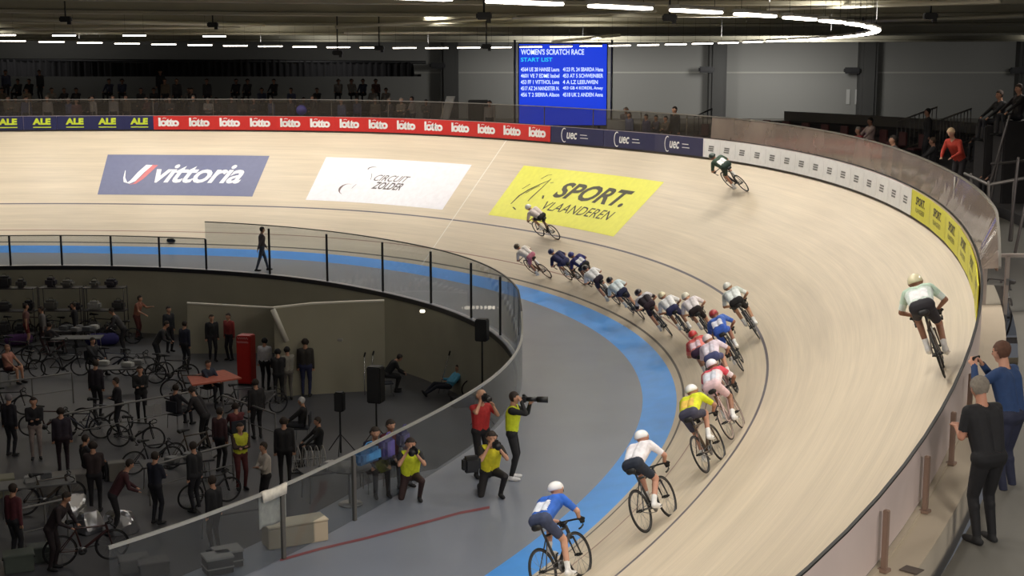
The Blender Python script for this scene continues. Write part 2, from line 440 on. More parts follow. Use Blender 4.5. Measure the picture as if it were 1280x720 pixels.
mb = MB(); mb.sweep(GP, lambda ph: OUT(ph), lambda ph: [(.055 + gl(ph), gh(ph)), (.1 + gl(ph), gh(ph)), (.1 + gl(ph), gh(ph) + .035), (.055 + gl(ph), gh(ph) + .035)]); obj('rail', rel(mb, scr), mat('rail_grey', (130, 126, 120), .4, .4), scr)
for ph in frange(-.2, 2.6, .1):
    mb = MB(); e = Vector((math.cos(ph), math.sin(ph), 0)); P = OUT(ph)
    mb.caps(P + e * .12 + Vector((0, 0, .0)), P + e * .14 + Vector((0, 0, 1.44)), .022, .022, 6, False); obj('post', rel(mb, scr), mat('rail_grey', (130, 126, 120)), scr)

# ------------------------------------------------------------------ infield fence
fen = empty('glass_balustrade', pol(fr(.9), .9), 0, 'curved glass balustrade with slim rail around the sunken infield pit', 'balustrade')
def fh(ph): return 1.2 if ph > 1.222 else (1.88 if ph > .1 else max(1.22, 1.88 - (.1 - ph) * 4.2))
NP = frange(-.90, 1.2219, .02); FP2 = frange(1.2225, 2.8, .02)
for k, ps in enumerate((NP, FP2)):
    mb = MB(); mb.sweep(ps, lambda ph: pol(fr(ph), ph), lambda ph: [(-.006, .03), (.006, .03), (.006, fh(ph)), (-.006, fh(ph))]); obj('pane', rel(mb, fen), GLASS, fen)
mb = MB(); mb.sweep(frange(.02, 1.2219, .02), lambda ph: pol(fr(ph), ph), lambda ph: [(-.02, fh(ph)), (.02, fh(ph)), (.02, fh(ph) + .035), (-.02, fh(ph) + .035)])
mb.sweep(FP2, lambda ph: pol(fr(ph), ph), lambda ph: [(-.02, fh(ph)), (.02, fh(ph)), (.02, fh(ph) + .035), (-.02, fh(ph) + .035)])
o = obj('rail', rel(mb, fen), mat('dark_rail', (70, 66, 62), .4, .3), fen); o['label'] = 'dark thin rail'
mb = MB(); mb.sweep(frange(-.90, .0199, .02), lambda ph: pol(fr(ph), ph), lambda ph: [(-.025, fh(ph)), (.025, fh(ph)), (.025, fh(ph) + .045), (-.025, fh(ph) + .045)])
o = obj('rail', rel(mb, fen), rail_m, fen); o['label'] = 'pale grey rail on the near side'
for ph in (2.28, 2.17, 2.07, 1.96, 1.855, 1.75, 1.645, 1.54, 1.435, 1.329, 1.222, 1.068, .914, .745, .585, .425, .268):
    h = fh(ph + .001); z0 = 0.0
    if ph < 1.2: z0, h = 0, 1.78
    mb = MB(); mb.box(pol(fr(ph), ph, h / 2), (.06, .07, h), Matrix.Rotation(ph, 3, 'Z'), .006); obj('post', rel(mb, fen), blackm, fen)
for ph in (-.632, -.735):
    mb = MB(); mb.box(pol(fr(ph), ph, .6), (.06, .07, 1.2), Matrix.Rotation(ph, 3, 'Z'), .006); obj('post', rel(mb, fen), mat('grey_post', (104, 102, 98), .4, .4), fen)

# ------------------------------------------------------------------ floor banners on the boards
def banner(ph0, ph1, w0, w1, m, label, skew=0.0):
    """ph0 is the left edge in the picture; text runs with falling angle"""
    root = empty('floor_banner', T((w0 + w1) / 2, (ph0 + ph1) / 2), 0, label, 'banner')
    f = lambda u, v, off=.006: T(w0 + (w1 - w0) * v, ph0 + (ph1 - ph0) * (u + skew * (v - .5)), off)
    mb = MB(); mb.grid([[f(u / 40, v / 6) for v in range(7)] for u in range(41)])
    obj('sheet', rel(mb, root), m, root)
    return root, lambda u, v: f(u, v, .012)
root, f = banner(1.565, 1.287, 3.0, 5.47, paint((112, 117, 150), .5), 'grey-blue floor banner with white slanted lettering and a red and white swoosh')
put = lambda L, col, a, b, c, d, name='lettering': obj(name, rel(put_letters(MB(), L, f, a, b, c, d), root), col, root)
white = paint((246, 246, 250), .5)
put(letters('vittoria', .35, .022, .96), white, .33, .30, .885, .76)
def art(st, col, name='emblem', fn=None):
    vs, fs = st; mb = MB(); mb.add([(fn or f)(x, y) for x, y in vs], fs); return obj(name, rel(mb, root), col, root)
art(stroke([(.135, .60), (.14, .42), (.155, .31), (.175, .28), (.20, .34), (.235, .55), (.275, .74)], [.004, .012, .022, .03, .036, .04, .042]), white)
art(stroke([(.185, .25), (.215, .27), (.25, .40), (.285, .60), (.31, .74)], [.004, .018, .03, .036, .038]), paint((214, 120, 124), .5))
root, f = banner(1.187, .907, 2.9, 5.47, paint((238, 236, 242), .5), 'white floor banner with thin dark slanted lettering and a race course outline')
dk = paint((92, 84, 84), .5)
put(letters('CIRCUIT', .5, .0, 1.0), dk, .385, .50, .63, .64); put(letters('ZOLDER', .5, .02, 1.0), dk, .40, .32, .61, .48)
art(stroke(arc(.345, .76, .035, 60, 200, 8, .05), [.003, .006, .01, .012, .012, .01, .008, .006, .004]), dk)
art(stroke([(.35, .66), (.36, .60), (.365, .52)], .003), dk); art(stroke([(.27, .30), (.275, .35), (.285, .40)], .003), dk)
art(stroke(arc(.235, .28, .045, 70, 250, 8, .12), [.003, .005, .008, .012, .016, .014, .01, .006, .004]), paint((120, 100, 100), .5))
root, f = banner(.803, .489, 2.93, 5.68, paint((232, 230, 92), .5), 'bright yellow floor banner with large black slanted lettering')
bk = paint((62, 58, 34), .5)
put(letters('SPORT.', .30, .03, 1.0), bk, .335, .47, .865, .775); put(letters('VLAANDEREN', .25, .0, 1.02), bk, .33, .225, .86, .385)
for st, wd in (([(.10, .25), (.115, .42), (.15, .56), (.205, .70), (.235, .77)], [.006, .01, .01, .008, .004]), ([(.145, .48), (.17, .58), (.2, .65)], .006), ([(.175, .78), (.20, .86), (.225, .88)], .005),
               ([(.24, .80), (.225, .62), (.205, .42), (.20, .34)], [.004, .006, .008, .006]), ([(.255, .72), (.275, .74)], .006), ([(.275, .48), (.285, .42)], .012), ([(.13, .20), (.16, .16)], .012), ([(.10, .55), (.13, .66)], .005)):
    art(stroke(st, wd), bk)

# ------------------------------------------------------------------ advertising boards
def board(ph, width, m, label, group):
    c = OUT(ph, -.052, .385)
    root = empty('advertising_board', c, 0, label, 'advertising board', group)
    t = (OUT(ph - .01) - OUT(ph + .01)); t.normalize()
    y = Vector((0, 0, 1)).cross(t).normalized()
    M3 = Matrix((t, y, Vector((0, 0, 1)))).transposed(); root.rotation_mode = 'XYZ'; root.rotation_euler = M3.to_euler()
    # local x = right in the picture, z up, -y = towards the track
    mb = MB(); mb.box((0, .0, 0), (width - .006, .016, .63)); obj('panel', mb, m, root)
    return root
def flat(root, st, col, name='lettering', w=1, h=1, x0=0, z0=0):
    vs, fs = st; mb = MB(); mb.add([(x0 + x * w, -.014, z0 + y * h) for x, y in vs], fs); return obj(name, mb, col, root)
def widths(a, b, n):
    return [a + (b - a) * (i + .5) / n for i in range(n)]
navy = paint((44, 46, 84), .4); red = paint((205, 52, 48), .4); white2 = paint((242, 240, 238), .4); yel = paint((226, 220, 50), .4); lime = paint((206, 222, 60), .4)
w_at = lambda ph, d: (OUT(ph + d / 2) - OUT(ph - d / 2)).length
def copies(proto, phs):
    res = []
    for k, ph in enumerate(phs):
        o = proto if k == 0 else copy_tree(proto)
        c = OUT(ph, -.052, .385); o.location = c
        t = (OUT(ph - .01) - OUT(ph + .01)); t.normalize(); y = Vector((0, 0, 1)).cross(t).normalized()
        o.rotation_euler = Matrix((t, y, Vector((0, 0, 1)))).transposed().to_euler(); res.append(o)
    return res
d = (1.498 - .782) / 14
phs = widths(1.498, .782, 14)
p = board(phs[0], w_at(1.1, d), red, 'red advertising board with rounded white lettering, one of the row on the far rim', 'red advertising boards')
flat(p, letters('lotto', .0, .05, .86), white2, w=1.0, h=.40, x0=-.5, z0=-.17)
flat(p, stroke([(-.30, .19), (-.22, .22), (-.12, .20)], .03), white2, 'accent_stroke')
copies(p, phs)
da = .0528
phs = [1.498 + da * (i + .5) for i in range(7)]
p = board(phs[0], w_at(1.6, da), navy, 'navy advertising board with blocky lime lettering, one of the row at far left', 'navy advertising boards with lime lettering')
flat(p, letters('ALE', .05, .06, 1.05), lime, w=.86, h=.30, x0=-.36, z0=-.08); flat(p, stroke([(-.34, -.2), (.5, -.2)], .045), lime, 'underline')
copies(p, phs)
phs = widths(.782, .452, 3)
p = board(phs[0], w_at(.6, .11), navy, 'navy advertising board with white script initials, one of three beside the white boards', 'navy advertising boards with white initials')
flat(p, stroke(arc(-.72, .0, .17, 60, 300, 12, .27), [.01] + [.04] * 11 + [.015]), white2, 'swoosh')
flat(p, letters('uec', .2, .02, .98), white2, w=.62, h=.26, x0=-.58, z0=-.14)
flat(p, stroke([(.22, .05), (.62, .05)], .025), white2, 'small_line'); flat(p, stroke([(.22, -.07), (.68, -.07)], .025), white2, 'small_line')
copies(p, phs)
phs = widths(.452, -.085, 15)
p = board(phs[0], w_at(.2, .0358), white2, 'white advertising board with a small grey mark, one of the row on the bend', 'white advertising boards')
g1 = paint((120, 118, 118), .5); g2 = paint((190, 186, 186), .5)
for i in range(3): flat(p, stroke([(-.16 + .02 * (2 - i), .07 - .07 * i), (.17 + .02 * (2 - i), .07 - .07 * i)], .045), g1, 'printed_mark')
flat(p, stroke([(-.40, .24), (-.42, -.24)], .012), g2, 'printed_line')
copies(p, phs)
phs = [-.085 - .0605 * (i + .5) for i in range(6)]
p = board(phs[0], w_at(-.2, .0605), yel, 'yellow advertising board with small black lettering, one of the row nearest the corner gate', 'yellow advertising boards')
flat(p, letters('SPORT.', .25, .03, 1.0), bk, w=.85, h=.2, x0=-.42, z0=.02); flat(p, letters('VLAANDEREN', .2, .0, 1.0), bk, w=.85, h=.11, x0=-.42, z0=-.16)
flat(p, stroke([(-.80, .24), (-.80, -.24)], .016), bk, 'printed_line')
copies(p, phs)
# ================================================================== HALL: ceiling, beams, lamps, wall, screen
ceilm = mat('ceiling_panels', (160, 154, 138), .8, noise=.1, scale=.25)
beamm = mat('beam_paint', (150, 146, 128), .7, noise=.08, scale=.4)
mb = MB(); mb.box((-8, 48, 10.75), (112, 104, .2))
for i in range(34): mb.box((-8, 2 + i * 3, 10.55), (112, .25, .25))
struct('ceiling', mb, ceilm)
BC = Vector((5, -10, 0))
def barc(Rb, a0, a1, n=40): return [BC + Vector((Rb * math.cos(math.radians(a0 + (a1 - a0) * i / n)), Rb * math.sin(math.radians(a0 + (a1 - a0) * i / n)), 0)) for i in range(n + 1)]
for k, (Rb, z, w, h) in enumerate(((40, 9.62, .5, .75), (46.5, 9.55, .7, .8), (54, 9.5, .5, .9), (63, 9.45, .6, .9), (75, 9.35, .7, .9), (90, 9.3, .8, 1.0))):
    mb = MB(); rows = []
    for p in barc(Rb, 35, 150):
        e = (p - BC).normalized()
        rows.append([p + e * a + Vector((0, 0, z + b)) for a, b in ((-w / 2, 0), (w / 2, 0), (w / 2, .09), (.06, .12), (.06, h - .1), (w / 2, h - .07), (w / 2, h), (-w / 2, h), (-w / 2, h - .07), (-.06, h - .1), (-.06, .12), (-w / 2, .09), (-w / 2, 0))])
    mb.grid(rows, False); struct('ceiling_beam', mb, beamm)
# cross girders running away from the camera, each hung under the arcs
for k, (x0, y0, x1, y1) in enumerate(((-22, 30, -30, 84), (-9, 28, -11, 84), (2, 30, 8, 84), (14, 30, 26, 84))):
    mb = MB(); a, b = Vector((x0, y0, 10.2)), Vector((x1, y1, 10.2)); mb.caps(a, b, .16, .16, 4, False); struct('ceiling_girder', mb, beamm)
pipem = mat('pale_pipe', (176, 172, 156), .5, .2)
for k, (p, q, Y0, Y1, r) in enumerate((((420, 34), (640, 22), 40, 44, .05), ((640, 22), (820, 13), 44, 36, .05), ((0, 24), (330, 31), 42, 50, .07), ((960, 11), (1250, 1), 40, 30, .06), ((1040, 28), (1280, 20), 50, 40, .07), ((0, 36), (300, 34), 52, 56, .05), ((430, 41), (640, 41), 60, 60, .05), ((690, 52), (775, 44), 50, 52, .05))):
    mb = MB(); mb.caps(atY(*p, Y0), atY(*q, Y1), r, r, 8, False)
    o = obj('ceiling_pipe', mb, pipem); tag(o, 'thin pale pipe running under the ceiling beams above the track', 'pipe', 'pipes under the ceiling')
for k, (x, y0, y1, Y) in enumerate(((82, 4, 24, 40), (266, 17, 31, 44), (605, 2, 20, 30), (422, 34, 66, 46), (474, 28, 60, 48), (608, 22, 58, 46), (1163, 2, 20, 34), (1078, 24, 40, 44), (837, 18, 22, 32))):
    a = atY(x, y1, Y); top = 10.45
    root = empty('hanging_fixture', (a.x, a.y, top), 0, 'small dark fixture hanging on a rod from the ceiling', 'fixture', 'fixtures hanging from the ceiling')
    mb = MB(); mb.caps((0, 0, 0), (0, 0, a.z - top), .025, .025, 6, False); obj('rod', mb, blackm, root)
    mb = MB(); mb.box((0, 0, a.z - top), (.34, .2, .16), bev=.03); mb.box((.1, 0, a.z - top - .1), (.1, .1, .1)); obj('housing', mb, blackm, root)

# the ring of lamps over the track
lit = mat('lamp_diffuser', (255, 246, 232), .5, emit=9.0)
lampz = lambda ph: 8.69 + .40 * min(1, max(0, (ph - .95) / .8)) ** 1.3
def lamp(p, dirv, L=1.15, label='long white lamp, one of the ring hung over the track', group='lamps of the ring over the track', parent_tpl=None):
    if parent_tpl is None:
        root = empty('light_panel', (0, 0, 0), 0, label, 'lamp', group)
        mb = MB(); mb.box((0, 0, .045), (L, .2, .05), bev=.015); obj('housing', mb, mat('lamp_housing', (120, 118, 112), .5), root)
        mb = MB(); mb.box((0, 0, .0), (L * .96, .17, .036), bev=.01); obj('diffuser', mb, lit, root)
        for s in (-1, 1):
            mb = MB(); mb.caps((s * L * .4, 0, .07), (s * L * .4, 0, 1.7), .004, .004, 4, False); obj('hanger', mb, blackm, root)
    else: root = copy_tree(parent_tpl)
    root.location = p; root.rotation_euler = (0, 0, math.atan2(dirv.y, dirv.x)); return root
tpl = None
for ph in frange(-.92, 2.2, .062):
    p = pol(27.1, ph, lampz(ph)); tpl2 = lamp(p, Vector((-math.sin(ph), math.cos(ph), 0)), parent_tpl=tpl); tpl = tpl or tpl2
tpl = None
for x, y in ((5, 44), (80, 44.5), (168, 44.5), (268, 45.5), (-90, 43)):
    p = atY(x, y, 45); t2 = lamp(p, Vector((1, 0, 0)), .75, 'short wide lamp in the row nearer than the ring at upper left', 'short lamps at upper left', tpl); tpl = tpl or t2
for x, y, L, Y in ((590, 1, 1.2, 16.5), (450, -14, 1.2, 14)): pass
# the light they give: area lamps along the ring, plus an added inner fill set
def area(p, aim, size, power, col=(1, .955, .88), spread=150, sy=None):
    l = bpy.data.lights.new('ring_and_fill_light', 'AREA'); l.shape = 'RECTANGLE'; l.size = size; l.size_y = sy or size; l.energy = power; l.color = col; l.spread = math.radians(spread)
    o = bpy.data.objects.new('ring_and_fill_light', l); COL.objects.link(o); o.location = p
    o.rotation_euler = (Vector(aim) - Vector(p)).to_track_quat('-Z', 'Y').to_euler(); return o
LP = 82
for ph in frange(-1.25, 2.6, .175):
    area(pol(27.1, ph, lampz(ph) - .08), T(2.8, ph), 1.4, LP * 1.0, sy=.35, spread=165)
    area(pol(23.6, ph, 9.9), T(3.2, ph), 1.6, LP * (.75 if -.75 < ph < .7 else 1.15), sy=.6, spread=120)  # added inner ring, no fixtures, evens the light on the boards

# added fill lights without fixtures: back wall washers, then the concourse side
for x in (-45, -28, -10, 4, 16, 30, 44): area((x, 76, 9.2), (x, 84, 6.2), 2.5, 560 if 0 < x < 20 else (60 if x < 0 else 90), (1, .97, .93), 160)
for p, pw in (((5.5, 4.5, 7.6), 420), ((7.5, 10.5, 7.6), 60), ((10.5, 17, 7.8), 80), ((10.8, 24, 7.4), 170), ((14, 36, 8.6), 50)): area(p, (p[0] - 1, p[1] + (5 if p[1] < 12 else 0), 2), 1.2, pw, (1, .93, .84), 160)  # unseen lights added to brighten the barrier's outer face and the gate
for ph in frange(-.9, 2.2, .31): # added uplights standing in for light bounced off the track
    p = pol(27.1, ph, lampz(ph) + .2); area(p, p + Vector((0, 0, 1)), 1.0, 90, sy=.3, spread=170)
for x, y in ((-15, 47), (-7, 43), (-9, 33), (-7, 23)): area((x, y, 9.3), (x, y, 0), 1.6, 46, (1, .98, .95), 115)  # fill lights added over the infield to lift the dark pit
# back wall with columns, joint line, lamps
WY = 84.0
wallm = mat('grey_wall_panels', (112, 112, 108), .75, noise=.05, scale=.12)
mb = MB(); mb.box((0, WY + .15, 6), (150, .3, 12)); struct('wall_back', mb, wallm)
mb = MB(); mb.box((62, 40, 6), (.3, 90, 12)); struct('wall_right', mb, mat('dark_side_wall', (46, 44, 44), .8))
mb = MB(); mb.box((-72, 40, 3), (.3, 90, 18)); struct('wall_left', mb, mat('dark_side_wall', (46, 44, 44), .8))
mb = MB(); mb.box((-5, 76, 4.72), (134, 16, .1)); struct('concourse_floor_back', mb, conc)
mb = MB(); mb.box((20, WY - .02, 7.55), (60, .05, .09)); struct('trim_wall_joint', mb, mat('pale_joint', (142, 142, 134), .7))
for x in (562, 740, 897, 1085, 1283):
    p = atY(x, 90, WY - .5); mb = MB(); mb.box((p.x, WY - .35, 7.4), (1.05, .7, 6.2)); mb.box((p.x, WY - .75, 7.4), (.7, .12, 6.2)); struct('column', mb, mat('dark_column', (54, 54, 52), .7))
for x, y in ((547, 82), (883, 87), (1065, 88), (1272, 88)):
    p = atY(x, y, WY - .8); root = empty('wall_speaker', p, 0, 'small black box fixed to the back wall beside a column', 'speaker', 'black boxes on the back wall')
    mb = MB(); mb.box((0, 0, 0), (.95, .4, .36), bev=.08); obj('housing', mb, blackm, root)
    mb = MB(); mb.caps((0, .1, 0), (0, .8, .1), .05, .05, 6, False); obj('bracket', mb, steel, root)
for x in (1060, 1071):
    p = atY(x, 121, WY - .05); mb = MB(); mb.box(p, (.22, .03, .9)); o = obj('wall_notice', mb, mat('pale_notice', (150, 150, 146), .7)); tag(o, 'narrow pale strip notice on the grey wall left of a column', 'notice', 'strip notices')
# black drapes and dark upper tier at far left
dr = mat('black_drape', (26, 25, 27), .9, noise=.15, scale=.8)
x0 = atY(-60, 80, 79).x; x1 = atY(526, 80, 79).x
mb = MB(); rows = []
N = 240
for j in range(5):
    r = []
    for i in range(N + 1):
        x = x0 + (x1 - x0) * i / N; zt = 8.0 + (81 - (76 - 2 * math.sin(i * .05))) * 79 / 1700 - (.7 if i > N - 4 else 0)
        z = zt + (7.35 - zt) * j / 4
        r.append(Vector((x + .02 * math.sin(i), 79 + .16 * math.sin(i * 1.9) + .05 * math.sin(i * .37), z)))
    rows.append(r)
mb.grid(rows)
o = obj('drape', mb, dr); tag(o, 'long black fabric drape hung along the far wall at upper left', 'curtain')
mb = MB(); mb.caps((x0, 79, 8.3), (x1 + .3, 79, 8.15), .09, .09, 8, False); o = obj('drape_rail', mb, blackm); tag(o, 'dark rail carrying the long black drape', 'rail')
# LED screen on its two poles
SY = 70.0
c = atY(703.5, 106, SY); W_ = 107 / 1700 * SY * 1.01; H_ = 99 / 1700 * SY
root = empty('led_screen', (c.x, SY, 0), 0, 'large blue video screen listing riders in white text behind the far rim', 'screen'); root.location = (c.x, SY, c.z)
gap = c.z - H_ / 2 - 4.78
for q in (-1, 1):
    mb = MB(); mb.box((q * W_ * .42, .14, -H_ / 2 - gap / 2), (.12, .12, gap)); obj('leg', mb, blackm, root)
mb = MB(); mb.box((0, .12, 0), (W_ + .1, .2, H_ + .1)); obj('cabinet', mb, blackm, root)
mb = MB(); mb.box((0, 0, 0), (W_, .02, H_)); obj('display', mb, mat('blue_display', (20, 62, 224), .3, emit=.9), root)
dispw = mat('display_white', (214, 232, 255), .3, emit=1.1); dispc = mat('display_cyan', (40, 200, 240), .3, emit=1.0)
def scr_txt(t, x, y, w, h, m, name='text_line'):
    vs, fs = letters(t, 0, .02, 1.0); mb = MB(); mb.add([(-W_ / 2 + W_ * (x + w * a), -.014, H_ / 2 - H_ * (y + h - h * b)) for a, b in vs], fs); obj(name, mb, m, root)
scr_txt("WOMEN'S SCRATCH RACE", .02, .06, .72, .07, dispw); scr_txt('START LIST', .02, .165, .36, .05, dispc)
L1 = ['4564 UE 28 HANSE Laura', '4601 VE 7 EDME Isabel', '453 FF 1 VITTHOL Lena', '4517 AZ 24 NANDSTER N.', '456 T 2 SIERRA Alison']
L2 = ['4123 PL 24 SBARDA Hana', '453 AT 5 SCHWEINBER', '4 A LZ LEEUWEN', '453 GB 4 KORDIL Amey', '4518 UK 2 ANDEN Anna']
for i in range(5):
    scr_txt(L1[i], .02, .285 + .078 * i, .44, .05, dispw); scr_txt(L2[i], .50, .285 + .078 * i, .46 if i != 2 else .40, .05, dispw)
for x in (643.5, 764.5):
    p = atY(x, 110, SY - .1); mb = MB(); mb.caps((p.x, SY - .1, 4.8), (p.x, SY - .1, 9.25), .055, .055, 8, False); o = obj('screen_pole', mb, mat('pale_pole', (150, 148, 140), .4, .4)); tag(o, 'pale upright pole at the %s edge of the blue screen' % ('left' if x < 700 else 'right'), 'pole')

# world and view
w = bpy.data.worlds.new('ambient_fill'); scene.world = w; w.use_nodes = True
w.node_tree.nodes['Background'].inputs[0].default_value = (.9, .92, 1, 1); w.node_tree.nodes['Background'].inputs[1].default_value = .10  # faint overall glow added as fill for the dark regions
cam = bpy.data.cameras.new('camera'); cam.sensor_width = 36; cam.lens = 36 * FPX / 1280; cam.clip_end = 400
co = bpy.data.objects.new('camera', cam); COL.objects.link(co); co.location = (0, 0, CAMZ); co.rotation_euler = (pi / 2 - TH, 0, 0); scene.camera = co
scene.view_settings.view_transform = 'Standard'; scene.view_settings.look = 'None'; scene.view_settings.gamma = 1; scene.view_settings.exposure = 0; scene.view_settings.use_curve_mapping = False
try: scene.cycles.max_bounces = 7; scene.cycles.transparent_max_bounces = 16; scene.cycles.sample_clamp_indirect = 4; scene.cycles.use_denoising = True
except Exception: pass
# ================================================================== PEOPLE
V3 = Vector
def ik(a, c, l1, l2, pole):
    a, c, pole = V3(a), V3(c), V3(pole); d = c - a; L = min(d.length, (l1 + l2) * .999); d = d.normalized()
    x = (l1 * l1 - l2 * l2 + L * L) / (2 * L); h = math.sqrt(max(l1 * l1 - x * x, 0))
    p = (pole - d * pole.dot(d)); p = p.normalized() if p.length > 1e-5 else V3((0, 0, 0))
    return a + d * x + p * h, a + d * L
def human(hip, chest, head, look, wrists, ankles, elbow_pole, knee_pole, toes, s=1.0, sh=.185, hipw=.09, hands=None, fat=1.0, voxel=.016, fingers=True, shdir=(0, 1, 0)):
    """joints in metres -> continuous body mesh + a label (bone, t) for every face.
    wrists/ankles: (left, right); poles: (left, right); toes: directions; hands: finger directions"""
    P = []   # (a, b, ra, rb, bone)
    hip, chest, head, look = V3(hip), V3(chest), V3(head), V3(look).normalized()
    yd = V3(shdir).normalized(); up = (chest - hip).normalized()
    hl = [hip + V3((0, hipw * q, 0)) for q in (1, -1)]; sl = [chest + yd * sh * q for q in (1, -1)]
    P.append((hl[0], hl[1], .105 * fat, .105 * fat, 'pelvis'))
    mid = hip.lerp(chest, .5)
    fwd = yd.cross(up)
    for q in (1, -1):
        P.append((hip + yd * .06 * q + up * .05, chest + yd * .085 * q - up * .08, .10 * fat, .115 * fat, 'torso'))
    P.append((sl[0] - yd * .03 - up * .01, sl[1] + yd * .03 - up * .01, .068, .068, 'shoulders'))
    P.append((mid + fwd * .015, chest - up * .1 + fwd * .02, .11 * fat, .12 * fat, 'torso'))
    nb = chest + up * .02
    P.append((nb, head - look * .02 - V3((0, 0, .04)), .062, .055, 'neck'))
    hu = (V3((0, 0, 1)) - look * look.z); hu = hu.normalized() if hu.length > .1 else V3((0, 0, 1)); hy = hu.cross(look)
    P.append((head + hu * .03 - look * .015, head - hu * .01 + look * .005, .092, .088, 'head'))
    P.append((head + look * .03 - hu * .07, head + look * .045 - hu * .085, .05, .036, 'head'))
    P.append((head + look * .088 + hu * .0, head + look * .104 - hu * .022, .011, .015, 'head'))
    P.append((head + look * .078 - hu * .052 + hy * .016, head + look * .078 - hu * .052 - hy * .016, .013, .013, 'head'))
    P.append((head + look * .074 + hu * .028 + hy * .03, head + look * .074 + hu * .028 - hy * .03, .016, .016, 'head'))
    for q in (1, -1): P.append((head + hy * .09 * q - hu * .015, head + hy * .098 * q + hu * .022, .016, .02, 'head'))
    info = dict(head=head, look=look, hu=hu, hy=hy, chest=chest, hip=hip, fwd=fwd, up=up, sl=sl)
    info['hand'] = []
    for i, q in enumerate((1, -1)):
        el, wr = ik(sl[i], wrists[i], .29, .26, elbow_pole[i])
        P.append((sl[i], el, .056, .041, 'uarm')); P.append((el, wr, .042, .028, 'farm'))
        fd = V3(hands[i]).normalized() if hands else (wr - el).normalized()
        side = fd.cross(V3((0, 0, 1)));
        if side.length < .2: side = V3((0, 1, 0)) if abs(fd.y) < .8 else V3((1, 0, 0))
        side = side.normalized(); pn = side.cross(fd).normalized()
        pc = wr + fd * .085
        P.append((wr + fd * .015 + side * .018, pc + side * .026, .019, .018, 'hand')); P.append((wr + fd * .015 - side * .018, pc - side * .026, .019, .018, 'hand'))
        if fingers:
            for k, (o_, ln) in enumerate(((-.033, .062), (-.011, .072), (.011, .068), (.033, .052))):
                a = pc + side * o_; b = a + fd * ln * .5 - pn * .006; c = b + fd * ln * .32 - pn * ln * .42
                P.append((a, b, .0105, .0098, 'hand')); P.append((b, c, .0098, .0088, 'hand'))
            th = wr + fd * .03 - side * .03 * q; t2 = th + (fd * .6 - side * q * .8).normalized() * .035; t3 = t2 + (fd * .9 - pn * .4).normalized() * .032
            P.append((th, t2, .013, .011, 'hand')); P.append((t2, t3, .011, .0095, 'hand'))
        info['hand'].append(pc)
        kn, an = ik(hl[i], ankles[i], .44, .43, knee_pole[i])
        P.append((hl[i] - V3((0, 0, .01)), kn, .088 * fat, .058, 'thigh')); P.append((kn, an, .056, .038, 'calf'))
        P.append((kn.lerp(an, .25) - (V3(toes[i]).normalized() * .018), kn.lerp(an, .5), .047, .035, 'calf'))
        td = V3(toes[i]).normalized(); heel = an - V3((0, 0, .05)) - td * .045
        dn = td.cross(V3((0, 1, 0))).normalized(); 
        P.append((an - V3((0, 0, .01)), an - V3((0, 0, .045)) + td * .02, .042, .04, 'foot'))
        P.append((heel + V3((0, 0, .0)), heel + td * .16 - V3((0, 0, .003)), .035, .038, 'foot')); P.append((heel + td * .14, heel + td * .205, .037, .028, 'foot'))
    mb = MB()
    for a, b, ra, rb, _ in P: mb.caps(a, b, ra, rb, 10, True, 3)
    me0 = mb.mesh('body_source'); ob = bpy.data.objects.new('body_source', me0); COL.objects.link(ob)
    r = ob.modifiers.new('r', 'REMESH'); r.mode = 'VOXEL'; r.voxel_size = voxel; r.use_smooth_shade = True
    sm = ob.modifiers.new('s', 'SMOOTH'); sm.factor = .5; sm.iterations = 3 if voxel > .012 else 4
    dg = bpy.context.evaluated_depsgraph_get(); me = bpy.data.meshes.new_from_object(ob.evaluated_get(dg)); bpy.data.objects.remove(ob); bpy.data.meshes.remove(me0)
    me.name = 'body'; me.materials.clear(); me.materials.append(skinm)
    n = len(me.polygons); cen = np.empty(n * 3); me.polygons.foreach_get('center', cen); cen = cen.reshape(-1, 3)
    A = np.array([tuple(p[0]) for p in P]); B = np.array([tuple(p[1]) for p in P]); ra = np.array([p[2] for p in P]); rb = np.array([p[3] for p in P])
    best = np.full(n, 1e9); bi = np.zeros(n, int); bt = np.zeros(n)
    for k in range(len(P)):
        d = B[k] - A[k]; t = np.clip(((cen - A[k]) @ d) / max(d @ d, 1e-9), 0, 1); dist = np.linalg.norm(cen - (A[k] + t[:, None] * d), axis=1) - (ra[k] + (rb[k] - ra[k]) * t)
        m_ = dist < best; best[m_] = dist[m_]; bi[m_] = k; bt[m_] = t[m_]
    bones = np.array([p[4] for p in P])[bi]
    if s != 1.0:
        pass
    return dict(mesh=me, cen=cen, bone=bones, t=bt, info=info, scale=s)
def garment(H, mask, off, m, name='shirt'):
    me = H['mesh']; idx = np.nonzero(mask)[0]
    used = {}; vs = []; fs = []
    for i in idx:
        f = []
        for v in me.polygons[int(i)].vertices:
            if v not in used:
                used[v] = len(vs); vv = me.vertices[v]; vs.append(tuple(vv.co + vv.normal * off))
            f.append(used[v])
        fs.append(tuple(f))
    g = bpy.data.meshes.new(name); g.from_pydata(vs, [], fs); g.polygons.foreach_set('use_smooth', [True] * len(fs)); g.materials.append(m)
    return g
def along(H):   # height of each face along the spine, and how far it lies to the front
    I = H['info']; c = H['cen']; h = np.array(I['hip']); u = np.array(I['up']); f = np.array(I['fwd'])
    return (c - h) @ u, (c - h) @ f
def pair(H, mask, off, m, name):
    y = H['cen'][:, 1]; return [(name, garment(H, mask & (y > 0), off, m, name)), (name, garment(H, mask & (y <= 0), off, m, name))]
